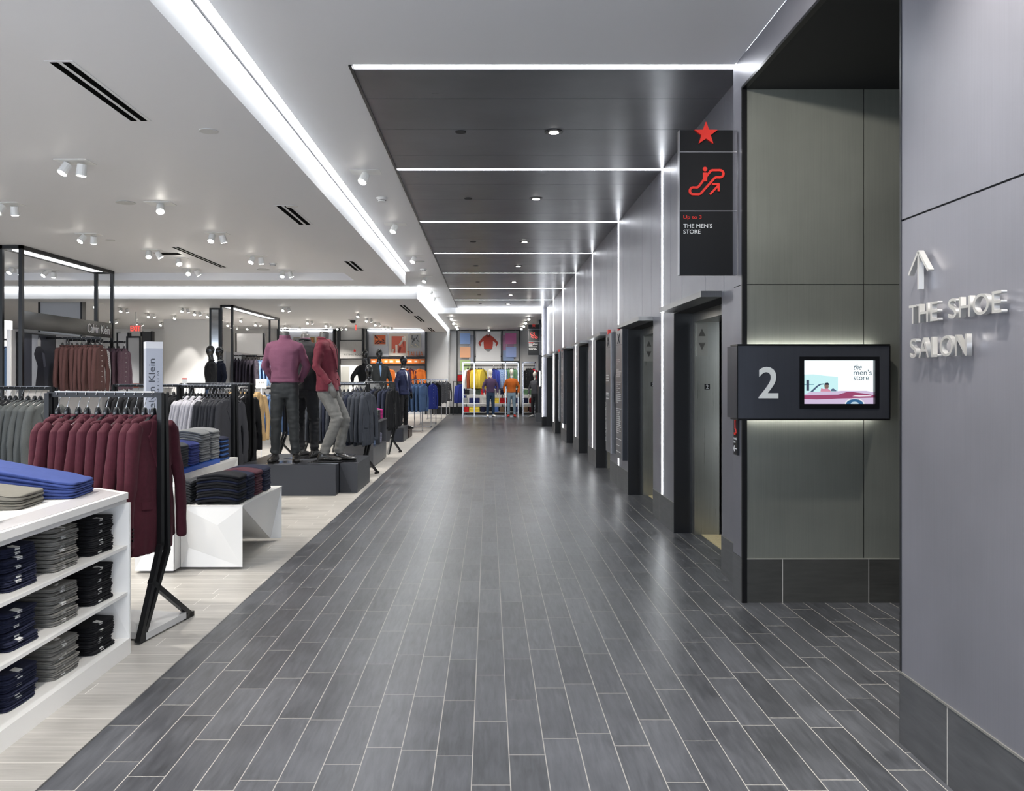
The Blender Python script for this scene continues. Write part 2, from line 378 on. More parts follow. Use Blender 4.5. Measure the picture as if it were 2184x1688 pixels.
# portal frame around the passage: jamb on the far side and fascia above
W = MB(); W.box(XP, XW+.05, 5.992, 6.205, .313, 2.236); W.box(XP, XW+.05, 5.992, 6.205, 2.242, ZC-.003)
W.box(XP, XP+.2, 3.68, 5.992, 3.63, ZC-.003)
struct('wall_portal', W, M_steel)
struct('wall_portal', MB().box(XP+.004, XW+.05, 5.996, 6.2, 0, 2.4), M_seam)
struct('baseboard_portal', MB().box(XP-.004, XW+.05, 5.994, 6.21, 0, .311), M_skirtX)
struct('trim_7', MB().box(XP-.005, XP+.03, 5.975, 5.992, 0, 3.62).box(XP-.005, XP+.03, 3.68, 5.992, 3.612, 3.632), M_black)

# elevator wall: piers, wall above the canopies with panel seams
piers = [(6.205, 6.89), (8.667, 9.76), (11.5, 13.2), (14.95, 16.06), (17.83, 18.93), (20.6, 22.2), (24.1, 25.2)]
ends = piers + [(27.5, 27.75)]
W = MB(); SK = MB(); CAP = MB()
for i, (a, b) in enumerate(piers):
    W.box(XW, XW+.19, a, b, .313, 2.24); SK.box(XW-.003, XW+.1, a-.002, b+.002, 0, .305); CAP.box(XW-.004, XW+.02, a-.002, b+.002, .305, .312)
allc = []
y = 6.205
for a, b in zip(lines[:-1], lines[1:]):
    cuts = [max(a+.0, 6.205), a+.62, a+1.2, a+2.1, a+2.62, b]
    for c, d in zip(cuts[:-1], cuts[1:]): W.box(XW, XW+.1, c+.004, d-.004, 2.24, ZC)
struct('wall_elevators', W, M_steel)
struct('wall_elevators', MB().box(XW+.006, XW+.3, 6.2, 27.7, 2.235, ZC), M_seam)
struct('wall_elevators', MB().box(2.55, 2.6, 6.1, 27.7, 0, ZC), M_jamb)
struct('baseboard_elevators', SK, M_skirtX); struct('trim_8', CAP, plain('skirting_cap_c', '#8a8984', .4, .5))
# far end pier at the corner
struct('wall_corner', MB().box(1.745, 2.6, 27.62, 27.9, .313, ZC), M_steel)
struct('baseboard_corner', MB().box(1.74, 2.6, 27.6, 27.92, 0, .31), M_black)
struct('wall_side', MB().box(1.80, 1.95, 30.7, 31.0, .3, 3.68).box(1.80, 6, 30.9, 31.0, 3.3, 3.68), M_jamb)
struct('baseboard_side', MB().box(1.71, 1.95, 30.65, 31.0, 0, .30), plain('grey_tile', '#3a3b3d', .5))
struct('wall_side', MB().box(3.2, 3.4, 27.9, 38, 0, ZC), M_wallw)
struct('wall_side', MB().box(2.2, 2.25, 33.5, 37.6, 0, ZB), M_blackm)

# vertical wall lights
for i, y in enumerate(lines[1:-1]+[27.6]):
    m = MB().box(XW-.003 if i < 6 else 1.74, XW+.02 if i < 6 else 1.76, y-.026, y+.026, .314, ZC-.004)
    solo('wall_light', m, M_line, ['tall vertical light line beside the nearest elevator', 'vertical light line between the two near directories',
        'vertical light line on the pier before the third elevator opening', 'vertical light line on the fourth pier of the elevator wall',
        'vertical light line between the far pair of directories', 'vertical light line on the last full pier of the elevator wall', 'vertical light line on the far corner pier'][i], 'light', 'vertical light lines on the elevator wall')

# elevators
alc = [(6.89, 8.667), (9.76, 11.5), (13.2, 14.95), (16.06, 17.83), (18.93, 20.6), (22.2, 24.1), (25.2, 27.6)]
which = ['nearest', 'second nearest', 'third', 'fourth', 'fifth', 'sixth', 'farthest']
M_can = steel('canopy_steel', '#5c5c5e', '#8a8a88', .35, .8)
M_sill = plain('tactile_sill', '#b9ad88', .6, nscale=90, namt=.5)
M_lens = plain('arrow_lens', '#55534e', .3)
M_lant = plain('lantern_plate', '#a6a49c', .35, .8); M_rim = plain('arrow_rim', '#6d6b66', .3, .8); M_num = plain('numeral_white', '#dddddd', .5)
for i, (a, b) in enumerate(alc):
    t = link('door_%d' % (i+1), None); t.location = (2.0, a, 0); t['kind'] = 'structure'
    def pp(n, m, mat, par=t, **k): return part(n, m.xf(Matrix.Translation((-2.0, -a, 0))), mat, par, **k)
    pp('jamb', MB().box(XW-.002, 2.075, b-.012, b, 0, 2.236), M_jamb)
    pp('jamb', MB().box(XW+.1, 2.30, a, a+.012, 0, 2.236), M_jamb)
    pp('soffit', MB().box(XW, 2.5, a, b-.012, 2.236, 2.25), M_jamb)
    pp('return_panel', MB().box(2.07, 2.32, b-.11, b-.012, 0.001, 2.144), M_inox)
    pp('return_panel', MB().box(2.07, 2.32, a+.012, a+.14, 0.001, 2.144), M_inox)
    pp('header', MB().box(2.07, 2.42, a+.012, b-.012, 2.144, 2.236), M_inox)
    pp('door_leaf', MB().box(2.36, 2.40, a+.012, (a+b)/2-.003, .01, 2.144), M_inox)
    pp('door_leaf', MB().box(2.36, 2.40, (a+b)/2+.003, b-.012, .01, 2.144), M_inox)
    pp('sill', MB().box(2.14, 2.36, a+.14, b-.11, 0.0005, .006), M_sill)
    if i < 4:
        l = pp('hall_lantern', MB().box(2.085, 2.20, b-.118, b-.108, 1.80, 2.13), M_lant)
        for kz, s in ((2.035, 1), (1.90, -1)):
            tri = [(2.108, b-.119, kz-.035*s), (2.177, b-.119, kz-.035*s), (2.1425, b-.119, kz+.04*s)]
            q = MB().prism(tri, (0, -.008, 0)); c = Vector((2.1425, b, kz))
            tri2 = [c+(Vector(p)-c)*.6 for p in tri]
            pp('arrow', q, M_rim, l)
            q2 = MB().prism([(p[0], b-.127, p[2]) for p in tri2], (0, -.003, 0)); pp('arrow_face', q2, M_lens, l)
        pl = pp('floor_plate', MB().box(2.17, 2.225, b-.114, b-.109, 1.465, 1.52), M_black)
        text('numeral', '2', Matrix.Translation((-2.0, -a, 0)) @ frame((2.185, b-.115, 1.472), (1, 0, 0), (0, 0, 1)), None, .041, M_num, t, ext=.001)
    # canopy
    c = solo('canopy', MB().box(1.72, XW-.001, a, b-.08, 2.238, 2.286), M_can, which[i]+' projecting steel canopy over an elevator opening', 'canopy', 'canopies over the elevators')
# ================================================================ CEILING FITTINGS
M_fit = plain('fixture_white', '#dcdcda', .45); M_hot = emit('lamp_lens', (1, .95, .86), 40)
def yz(py, z): return (z-EYE)*FPX/(806-py)
def fixture(px, py, z, two=True, aim=(0, 0, -1), watts=None, size=85, lbl='', grp='square spotlights in the shop ceiling', cat='spotlight'):
    Y = yz(py, z); X = PX(px, Y); t = thing('ceiling_spotlight', lbl, cat, (X, Y, z), 0, grp)
    part('mounting_plate', MB().box(-.16, .16, -.11, .11, -.006, -.0), M_fit, t)
    A = Vector(aim).normalized()
    for sx in ((-.07, .07) if two else (0,)):
        a = Vector((A.x+sx*2, -abs(A.y)-.35 if sx <= 0 else A.y*.6+.1, A.z)).normalized(); c = Vector((sx, 0, -.03)); e = c+a*.11
        h = part('lamp_head', MB().cyl(c, e, .045, .05, 14), M_fit, t)
        part('lens', MB().cyl(e, e+a*.004, .040, .040, 14), M_hot, h)
    w_ = SPOTW if watts is None else watts
    if w_: spot(Vector((X, Y, z-.17))+A*.02, Vector((X, Y, z-.17))+A, w_, size)
    return t
T = ZT
pos = 'in the shop ceiling'
sp_list = [
 (160, 345, 1, (-.25, -.1, -1), 'large twin spotlight nearest the front of the shop ceiling, left of the double slot vent'),
 (18, 435, 1, (-.2, .3, -1), 'twin spotlight at the left edge of the photo, near the front of the shop ceiling'),
 (342, 434, 0, (.3, .4, -1), 'glaring single spotlight right of the round ceiling speaker'),
 (190, 500, 1, (-.3, .3, -1), 'twin spotlight above the dark hanging sign frame, behind the front spotlights'),
 (463, 498, 1, (.1, .2, -1), 'twin spotlight right of centre on the shop ceiling, before the thin slot vent'),
 (326, 534, 1, (.4, .2, -1), 'small spotlight left of the thin slot vent'),
 (380, 551, 0, (.5, .3, -1), 'small spotlight beside the dark ceiling hatch'),
 (548, 546, 1, (-.1, .2, -1), 'twin spotlight right of the thin slot vent'),
 (610, 577, 1, (.2, .1, -1), 'spotlight farthest right before the first bulkhead'),
 (410, 574, 1, (.4, .5, -1), 'pair of spotlights close to the first bulkhead, under the thin slot vent'),
 (107, 577, 1, (-.3, .3, -1), 'spotlight seen between the posts of the hanging sign frame'),
 (33, 570, 1, (-.1, .3, -1), 'spotlight seen behind the left posts of the hanging sign frame')]
for px, py, two, aim, l in sp_list: fixture(px, py, T, two, aim, None, 95, l)
# behind the cross bulkhead
bk = [(206, 648), (265, 657), (322, 669), (375, 673), (243, 681), (297, 688), (345, 688), (395, 657), (420, 664), (445, 669), (468, 675), (490, 689), (516, 679), (500, 703-8), (549, 688), (529, 705-4),
      (610, 655), (612, 702-8), (765, 669), (787, 679), (804, 688), (819, 695), (832, 701-3), (723, 702-4), (740, 707-6), (700, 690), (660, 684), (640, 697)]
for k, (px, py) in enumerate(bk):
    fixture(px, min(py, 697), T, k % 3 != 0, (.25*((k*7) % 3-1), .3, -1), SPOTW*1.5 if k % 2 == 0 else 0, 95,
            'small spotlight in the rear shop ceiling behind the cross bulkhead', 'rear shop ceiling spotlights')
# white strip beside the dark panels
for px, py, l in ((780, 367, 'white spotlight on the aisle ceiling nearest the dark panels'), (843, 478, 'second white spotlight on the aisle ceiling strip'), (884, 546, 'third white spotlight on the aisle ceiling strip'),
                  (908, 590, 'fourth white spotlight on the aisle ceiling strip'), (920, 620, 'fifth white spotlight on the aisle ceiling strip'), (926, 634, 'farthest white spotlight on the aisle ceiling strip')):
    fixture(px, py, ZC, False, (-.35, .15, -1), SPOTW*.9, 80, l, 'aisle strip spotlights')
for k, (px, py) in enumerate(((962, 676), (967, 686), (972, 693), (975, 698), (1129, 676), (1122, 685), (1118, 692), (1113, 698), (1044, 701))):
    fixture(px, py, ZB, False, (.25 if px < 1040 else -.3, .9, -1), SPOTW*.75 if k % 2 == 0 and k < 8 else 0, 90, 'small spotlight in front of the coloured display wall', 'spotlights before the coloured display wall')
# downlights and empty cans in the dark panels
M_can2 = plain('downlight_ring', '#3a3a3c', .3, .8); M_dl = emit('downlight_lens', (1, .95, .88), 14)
for k, y in enumerate((7.83, 10.74, 14.15, 17.2, 20.1, 23.2, 26.1)):
    w1 = ['nearest', 'second', 'third', 'fourth', 'fifth', 'sixth', 'farthest'][k]
    t = thing('downlight', w1+' lit round downlight recessed in the dark metal ceiling', 'downlight', (.6, y, ZC-.004), 0, 'lit downlights in the dark ceiling')
    part('ring', MB().cyl((0, 0, -.006), (0, 0, 0), .085, .085, 28), M_can2, t)
    part('lamp_cup', MB().cyl((0, 0, -.009), (0, 0, -.006), .058, .07, 24), M_black, t)
    part('lens', MB().cyl((0, 0, -.012), (0, 0, -.009), .045, .045, 20), M_dl, t)
    spot((.6, y, ZC-.03), (.6, y, 0), SPOTW*.55, 75)
    solo('sprinkler_recess', MB().cyl((-.256, y, ZC-.010), (-.256, y, ZC-.004), .05, .05, 20), M_blackm, w1+' unlit black round recess in the dark metal ceiling', 'ceiling recess', 'black recesses in the dark ceiling')
# wall washers over the foreground wall and the passage (outside the top of the picture)
for y in (.8, 2.3): spot((.95, y, 3.8), (1.9, y+.1, 2.3), 230, 90)
spot((1.25, 3.0, 3.8), (1.79, 3.1, 1.8), 45, 70)
spot((.9, 3.3, 3.8), (2.55, 5.99, 2.75), 190, 50, .9)
spot((3.2, 5.0, 3.55), (2.5, 4.9, 0), 120, 60)
# added unseen spots without fixtures, brightening the front of the shop and the aisle
for x, y, z, tx in ((-3.0, 2.6, ZT, .35), (-3.3, 4.9, ZT, .4), (-4.6, 3.6, ZT, .3), (-3.4, 7.4, ZT, .3), (-4.4, 6.0, ZT, .3)):
    q = spot((x, y, z-.17), (x+tx*2, y+.25, 0), SPOTW*.85, 95)
for y in (-.6, 1.7, 3.9): spot((.55, y, 3.8), (.6, y+.3, 0), SPOTW*.5, 90)
for y in (2.9, 4.3): spot((-.75, y-.2, 3.8), (-2.15, y, .45), SPOTW*.6, 42)  # added fill from the aisle side, brightens the white shelving fronts
# slot vents, discs, detectors
M_slot = plain('vent_black', '#020202', 1, spec=.05); M_disc = plain('disc_grey', '#bcbcba', .5)
def slot_vent(x0, x1, y0, y1, z, l, grp=None):
    t = thing('slot_vent', l, 'vent', ((x0+x1)/2, (y0+y1)/2, z), 0, grp); wd = (x1-x0)
    part('vent_frame', MB().box(-wd/2-.02, wd/2+.02, (y0-y1)/2-.02, (y1-y0)/2+.02, -.003, 0), M_white, t)
    for s in (-1, 1): part('slot', MB().box(s*wd*.28-wd*.17, s*wd*.28+wd*.17, (y0-y1)/2, (y1-y0)/2, -.006, -.003), M_slot, t)
y0, y1 = yz(132, ZS), yz(257, ZS); slot_vent(PX(250, y0)-.43+.0, PX(250, y0)-.29, y0, y1, ZS, 'largest double slot air vent, nearest in the ceiling soffit')
def sv(px0, py0, px1, py1, z, w_, l):
    ya, yb = yz(py0, z), yz(py1, z); xa = PX(px0, ya); slot_vent(xa, xa+w_, ya, yb, z, l)
sv(588, 439, 630, 479, ZS, .16, 'second double slot air vent in the soffit beside the cove')
sv(733, 557, 757, 577, ZS, .16, 'third double slot air vent at the far end of the soffit')
sv(851, 651, 868, 668, ZS, .16, 'double slot air vent in the rear soffit, first one')
sv(882, 674, 897, 686, ZS, .16, 'double slot air vent in the rear soffit, middle one')
sv(910, 699, 921, 708, ZS, .16, 'double slot air vent in the rear soffit, nearest the back wall')
sv(365, 527, 462, 570, ZT, .12, 'long thin slot air vent in the middle of the shop ceiling')
def disc(px, py, z, r, l, mat=None, name='ceiling_speaker', cat='speaker'):
    Y = yz(py, z); solo(name, MB().cyl((0, 0, -.008), (0, 0, 0), r, r*.97, 28), mat or M_disc, l, cat, loc=(PX(px, Y), Y, z))
disc(445, 279, ZS, .075, 'small round cover plate on the soffit near the large vent')
disc(268, 432, ZT, .115, 'round ceiling speaker between the front spotlights')
disc(623, 440, ZS, .07, 'round cover plate beside the second slot vent')
disc(235, 512, ZT, .07, 'small round cover plate behind the twin spotlight at left')
disc(562, 575, ZT, .13, 'round speaker close to the first bulkhead')
def detector(px, py, z, l):
    Y = yz(py, z); t = thing('smoke_detector', l, 'smoke detector', (PX(px, Y), Y, z))
    part('base', MB().cyl((0, 0, -.02), (0, 0, 0), .07, .07, 24), M_fit, t)
    part('sensor_head', MB().cyl((0, 0, -.05), (0, 0, -.02), .045, .055, 24), M_fit, t)
    part('grille', MB().cyl((0, 0, -.036), (0, 0, -.032), .056, .056, 24), M_slot, t)
detector(814, 422, ZC, 'white smoke detector on the aisle ceiling behind the first spotlight')
detector(903, 574, ZC, 'white smoke detector farther along the aisle ceiling')
detector(582, 562, ZT, 'white smoke detector on the shop ceiling before the bulkhead')
disc(896, 558, ZC, .09, 'flat round plate on the aisle ceiling strip')
Y = yz(681, T); t = thing('camera_dome', 'black security camera dome on the rear shop ceiling', 'camera', (PX(753, Y), Y, T-.001))
part('base', MB().cyl((0, 0, -.05), (0, 0, 0), .16, .17, 20), M_fit, t); part('dome', MB().chain([(0, 0, -.06, .12), (0, 0, -.1, .10)], 20), M_black, t, True)
Y = yz(541, T); t = thing('ceiling_hatch', 'small dark recessed hatch near the middle spotlights', 'hatch', (PX(358, Y), Y, T))
part('frame', MB().box(-.24, .24, -.16, .16, -.004, 0), M_fit, t); part('recess', MB().box(-.21, .21, -.13, .13, -.007, -.004), M_slot, t)
# ================================================================ SIGNS ON THE RIGHT
M_let = plain('brushed_letter', '#c9c8c4', .3, .7); M_signblk = plain('sign_black', '#0b0c0f', .38, 0, spec=.3, nscale=2, namt=.15)
M_red = plain('sign_red', '#d3200f', .45); M_txt = plain('sign_white', '#d8d8d8', .5); M_silver = plain('sign_silver_edge', '#9b9ba0', .3, .8)
# raised lettering on the foreground wall (reads towards -Y)
t = thing('wall_lettering', 'raised brushed metal words THE SHOE SALON with an arrow above', 'sign', (XP, 3.5, 1.66))
def wl(ch, y, z, w_, h):
    F = frame((XP-.018-XP, y-3.5, z-1.66), (0, -1, 0), (0, 0, 1))
    o = text('letter', ch, F, w_, h, M_let, t, ext=.020)
    return o
def word(txt, y0, y1, z, h):
    wd = {'T': .62, 'H': .72, 'E': .56, 'S': .58, 'O': .98, 'A': .86, 'L': .50, 'N': .80, ' ': .38}
    tot = sum(wd[c] for c in txt)+.17*(len(txt)-1); k = (y0-y1)/tot; y = y0
    for c in txt:
        if c != ' ': wl(c, y, z, wd[c]*k, h)
        y -= (wd[c]+.17)*k
word('THE SHOE', 3.537, 2.898, 1.806, .076); word('SALON', 3.53, 3.11, 1.664, .080)
y0 = 3.462-3.5
def seg(a, b, w_=.013):
    d = Vector((0, b[0]-a[0], b[1]-a[1])); n = Vector((0, -d.z, d.y)).normalized()*w_/2; x = -.038
    return MB().prism([(x, a[0]+n.y, a[1]+n.z), (x, b[0]+n.y, b[1]+n.z), (x, b[0]-n.y, b[1]-n.z), (x, a[0]-n.y, a[1]-n.z)], (.022, 0, 0))
A = MB()
for s in (seg((y0, .283), (y0, .430), .010), seg((y0+.079, .350), (y0, .437), .011), seg((y0-.079, .350), (y0, .437), .011)): A.add(s.v, s.f)
part('arrow', A, M_let, t)

# box sign with the numeral and the screen
t = thing('box_sign', 'dark steel box sign with a big white 2 and a lit screen', 'sign', (1.697, 5.8, 1.3))
L = (-1.697, -5.8, -1.3)
def q(m): return m.xf(Matrix.Translation(L))
sx0, sx1, sz0, sz1 = PX(1704.5, 5.8), PX(1875, 5.8), PZ(872, 5.8), PZ(761, 5.8)
B = MB(); z0, z1, x0, x1 = 1.305, 1.800, 1.697, 2.729
B.box(x0, sx0, 5.80, 5.955, z0, z1); B.box(sx1, x1, 5.80, 5.955, z0, z1); B.box(sx0, sx1, 5.80, 5.955, z0, sz0); B.box(sx0, sx1, 5.80, 5.955, sz1, z1)
B.box(sx0, sx1, 5.87, 5.955, sz0, sz1); B.box(x0, XP-.012, 5.955, 6.05, z0, z1)
part('casing', q(B), steel('sign_steel', '#3d3f45', '#4d4f56', .42, .6), t)
E = MB(); e = .012
for a in ((x0-.004, x1+.004, 5.79, 5.96, z1, z1+e), (x0-.004, x1+.004, 5.79, 5.96, z0-e, z0), (x1, x1+.006, 5.79, 5.96, z0, z1), (x0-.006, x0, 5.79, 5.80, z0, z1)): E.box(*a)
part('edge_flange', q(E), M_black, t)
bz = MB(); f = .040
ix0, ix1, iz0, iz1 = PX(1715, 5.8), PX(1866, 5.8), PZ(862, 5.8), PZ(769, 5.8)
bz.box(sx0, ix0, 5.795, 5.83, sz0, sz1); bz.box(ix1, sx1, 5.795, 5.83, sz0, sz1); bz.box(ix0, ix1, 5.795, 5.83, sz0, iz0); bz.box(ix0, ix1, 5.795, 5.83, iz1, sz1)
part('screen_bezel', q(bz), plain('bezel_black', '#0e0f12', .3), t)
scr = part('screen', q(MB().box(ix0, ix1, 5.826, 5.84, iz0, iz1)), emit('screen_white', (.84, .96, 1), .78), t)
W_, H_ = ix1-ix0, iz1-iz0
def sp_(pts, col, k, st=1.0, name='picture_patch'):
    m = MB().quad(*[(ix0+u*W_-1.697, 5.8255-k*.0004-5.8, iz0+v*H_-1.3) for u, v in pts])
    return part(name, m, emit('screen_'+name, col, st*.58), scr)
sp_([(0, .05), (.5, .03), (.5, .62), (.3, .65), (.15, .68), (0, .67)], (.62, .93, .95), 1, 1, 'pale_building')
sp_([(0, 0), (1, 0), (1, .27), (.9, .30), (.55, .30), (.42, .28), (.1, .27), (0, .2)], (.72, .60, .82), 2, .9, 'car_body')
sp_([(0, .11), (.2, .10), (.5, .12), (1, .14), (1, .20), (.88, .235), (.7, .275), (.62, .27), (.5, .21), (.2, .20), (0, .19)], (.42, .09, .20), 3, .8, 'car_side_stripe')
sp_([(.10, .27), (.2, .42), (.24, .46), (.30, .47), (.31, .45), (.26, .44), (.22, .40), (.14, .27)], (.12, .18, .30), 3, .7, 'windscreen')
sp_([(.25, .28), (.26, .36), (.30, .34), (.34, .36), (.385, .32), (.40, .28)], (.75, .32, .45), 4, .9, 'driver_shirt')
sp_([(.31, .35), (.305, .42), (.32, .45), (.355, .45), (.37, .41), (.36, .35)], (.40, .26, .22), 5, .6, 'driver_face')
sp_([(.305, .42), (.31, .475), (.35, .49), (.375, .46), (.37, .42), (.36, .44), (.32, .44)], (.03, .04, .07), 6, .6, 'driver_hair')
sp_([(.40, .29), (.40, .33), (.43, .36), (.48, .30), (.47, .29)], (.15, .22, .35), 4, .7, 'seat_back')
sp_([(.05, .30), (.05, .55), (.09, .55), (.09, .30)], (.10, .13, .20), 4, .6, 'door_post')
sp_([(.0, .43), (.16, .44), (.16, .455), (.0, .445)], (.20, .45, .60), 3, .7, 'bumper')
wc = [(.735+.14*math.cos(a), .0+.125*math.sin(a)) for a in [math.pi*i/14 for i in range(15)]]
sp_(wc, (.86, .88, .92), 4, 1, 'wheel_arch'); sp_([(.735+(u-.735)*.86, v*.86) for u, v in wc], (.06, .20, .42), 5, .7, 'tyre'); sp_([(.735+(u-.735)*.4, v*.4) for u, v in wc], (.55, .72, .85), 6, .9, 'hub')
sp_([(.70, .175), (.80, .165), (.96, .175), (.98, .185), (.9, .20), (.75, .195)], (.86, .75, .85), 6, 1, 'side_scoop')
M_st = plain('screen_text', '#2c3f50', .6)
def st(s, u, v, wd, hh, sh=0): text('screen_text', s, frame((ix0+u*W_-1.697, 5.822-5.8, iz0+v*H_-1.3), (1, 0, 0), (0, 0, 1)), wd*W_, hh*H_, M_st, scr, ext=.0006, shear=sh)
st('the', .72, .785, .115, .125, .35); st("men's", .72, .665, .255, .12); st('store', .72, .54, .215, .105)
o = text('numeral', '2', frame((PX(1617, 5.8)-1.697, -.006, PZ(850, 5.8)-1.3), (1, 0, 0), (0, 0, 1)), PX(1659, 5.8)-PX(1617, 5.8), PZ(783, 5.8)-PZ(850, 5.8), plain('numeral_pale', '#dcdcd6', .5), t, ext=.006, bold=.012)
hl = emit('halo_strip', (1, 1, .95), 45)
for z in (1.79, 1.315): part('halo_light', q(MB().box(1.80, 2.70, 5.958, 5.964, z-.006, z+.006)), hl, t)

# small accessible route plaque on the portal side
t = thing('route_plaque', 'small dark plaque with red symbol and arrow beside the box sign', 'sign', (XP, 6.10, 1.03))
part('plate', MB().box(-.016, -.001, -.045, .045, 0, .26), M_signblk, t)
F = lambda y, z: frame((-.0165, y, z), (0, -1, 0), (0, 0, 1))
text('caption', 'Accessible\nRoute', F(.038, .085), .075, .04, M_txt, t, ext=.001)
A = MB().tube([(-.018, .0, .02), (-.018, 0, .07)], .003, 6).tube([(-.018, .018, .045), (-.018, 0, .022), (-.018, -.018, .045)], .003, 6)
A = MB().tube([(-.018, -.03, .045), (-.018, .03, .045)], .003, 6).tube([(-.018, .012, .065), (-.018, .03, .045), (-.018, .012, .025)], .003, 6)
part('arrow', A, M_txt, t)
R = MB(); 
R.tube([(-.018, .0, .235), (-.018, .0, .19), (-.018, -.02, .185), (-.018, -.028, .155)], .0045, 6)
R.tube([(-.018, .02*math.cos(a)+.002, .165+.022*math.sin(a)) for a in [math.pi*(.4+1.5*i/12) for i in range(13)]], .004, 6).cyl((-.016, .0, .244), (-.021, .0, .244), .008, n=12)
part('wheelchair_symbol', R, M_red, t)

# hanging blade signs
def star(r, d):
    p = [(r*(1 if i % 2 == 0 else .40)*math.sin(math.pi*i/5), 0, r*(1 if i % 2 == 0 else .40)*math.cos(math.pi*i/5)) for i in range(10)]
    return MB().prism(p, (0, d, 0))
def blade(X0, X1, Y, z0, z1, lines_, label, up=True):
    t = thing('blade_sign', label, 'sign', (X1, Y, z0)); wd = X1-X0; h = z1-z0
    a = h*.148; b = h*.555
    part('lower_panel', MB().box(-wd, 0, 0, .045, 0, h-b-.006), M_signblk, t)
    part('middle_panel', MB().box(-wd, 0, 0, .045, h-b+.0, h-a-.006), M_signblk, t)
    part('top_panel', MB().box(-wd, 0, 0, .045, h-a, h), M_signblk, t)
    part('divider', MB().box(-wd-.002, .03, -.003, .046, h-b-.006, h-b), M_silver, t)
    part('divider', MB().box(-wd-.002, .03, -.003, .046, h-a-.006, h-a), M_silver, t)
    part('edge_strip', MB().box(-wd-.004, -wd, -.003, .047, 0, h), M_silver, t)
    part('bracket', MB().box(0, .03, .004, .04, 0, h), plain('bracket_grey', '#55565c', .4, .6), t)
    s = star(.087, -.02); s.xf(Matrix.Translation((-wd*.515, -.002, h-.03))); part('star', s, M_red, t)
    # escalator pictogram as tubes
    cx, cz = -wd*.5, h-(a+b)/2; k = wd*.5 if up else -wd*.5; G = MB()
    def T(u, v): return (cx+u*k, -.006, cz+v*abs(k))
    cntr = [0]
    def path(pts, r):
        for p0, p1 in zip(pts[:-1], pts[1:]):
            cntr[0] += 1; dy = Vector((0, -.00012*cntr[0], 0)); G.bar([Vector(T(*p0))+dy, Vector(T(*p1))+dy], abs(k)*r, .008, up=(0, 1, 0))
    def arc(cu, cv, r, a0, a1, n=8): return [(cu+r*math.cos(math.radians(a0+(a1-a0)*i/n)), cv+r*math.sin(math.radians(a0+(a1-a0)*i/n))) for i in range(n+1)]
    out = [(-.40, -.25)]+[(-.37, -.25), (.02, .27), (.20, .40), (.5, .40)]+arc(.5, .27, .13, 90, -90)+[(.33, .14), (.13, -.02), (-.22, -.42), (-.45, -.51)]
    out = [(-.5, -.25), (-.36, -.25), (-.30, -.22), (.16, .38), (.22, .40), (.5, .40)]+arc(.5, .265, .135, 90, -90)+[(.36, .13), (.30, .10), (-.22, -.48), (-.30, -.51), (-.5, -.51)]+arc(-.5, -.38, .13, 270, 90)
    path(out, .085)
    path([(-.06, .02), (-.06, .26)], .15)
    G.cyl(T(-.06, .44), (T(-.06, .44)[0], -.012, T(-.06, .44)[2]), abs(k)*.085, n=16)
    path([(.14, -.50), (.42, -.20)], .075); path([(.22, -.13), (.45, -.13), (.45, -.38)], .075)
    part('escalator_symbol', G, M_red, t)
    for s_, dx, dz, wd_, hh, m_ in lines_:
        text('wording', s_, frame((-wd+dx*wd, -.002, h-b-dz*wd), (1, 0, 0), (0, 0, 1)), wd_*wd, hh*wd, m_, t, ext=.002)
    return t
blade(1.365, 1.775-.03, 6.08, 2.317, 3.352, [('Up to 3', .07, .175, .34, .085, M_red), ("THE MEN'S", .07, .325, .54, .075, M_txt), ('STORE', .07, .435, .32, .075, M_txt)],
      'near black blade sign with red star and escalator symbol going up')
blade(1.43, 1.84, 30.655, 2.40, 3.50, [('Down to 1', .05, .13, .45, .07, M_red), ("MEN'S IMPULSE", .05, .26, .78, .07, M_txt), ('DENIM\nCOLLECTIONS', .05, .50, .70, .16, M_txt), ("RECREATION\nYOUNG MEN'S", .05, .74, .70, .16, M_txt)],
      'far black blade sign with red star and escalator symbol going down', False)
t = thing('box_sign', 'far box sign glowing white at the edge of the dark column', 'sign', (1.72, 30.50, 1.3))
part('casing', MB().box(0.02, .17, 0, .2, 0, .5), M_signblk, t); part('halo_light', MB().box(.10, .13, -.004, 0, -.03, .53), emit('halo_far', (1, 1, 1), 3), t)

# directory boards either side of the vertical lights
M_dir = plain('directory_silver', '#77787c', .32, .75); M_dirs = plain('directory_side', '#2b2d33', .35, .3)
def directory(y0, y1, l, seed=1, red=True, big=False):
    t = thing('directory_board', l, 'directory board', (XW, y1, .46), 0); wd = y1-y0; h = 1.79
    part('face', MB().box(-.075, -.066, -wd, 0, 0, h), M_dir, t); part('casing', MB().box(-.066, -.001, -wd-.002, .002, -.004, h+.004), M_dirs, t)
    part('seam', MB().box(-.0765, -.075, -wd, 0, h-.215, h-.209), M_dirs, t)
    rr = random.Random(seed); TX = MB()
    F = Matrix.Translation((-.077, 0, 0))
    if not big:
        z = h-.42
        while z > .08:
            if rr.random() < .16: z -= .06; continue
            L_ = rr.uniform(.3, .8)*wd; TX.box(-.0775, -.0752, -.04-L_, -.04, z, z+.009)
            z -= .028
    else:
        for z in (1.15, 1.11, 1.07, .88, .85, .80): TX.box(-.0775, -.0752, -.04-wd*.55, -.04, z, z+.016)
        text('wording', 'DIRECTORY', frame((-.0755, -.06, .15), (0, 0, 1), (0, 1, 0)), .6, .07, M_txt, t, ext=.001)
    part('listing', TX, M_txt, t, label='rows of small white text')
    mk = MB().tube([(-.078, -wd*.35, h-.19), (-.078, -wd*.65, h-.06)], .004, 6).tube([(-.078, -wd*.65, h-.19), (-.078, -wd*.35, h-.06)], .004, 6)
    part('mark', mk, M_dirs, t)
    part('red_cap', MB().box(-.085, -.04, -wd*.62, -wd*.38, h-.01, h+.06), M_red, t)
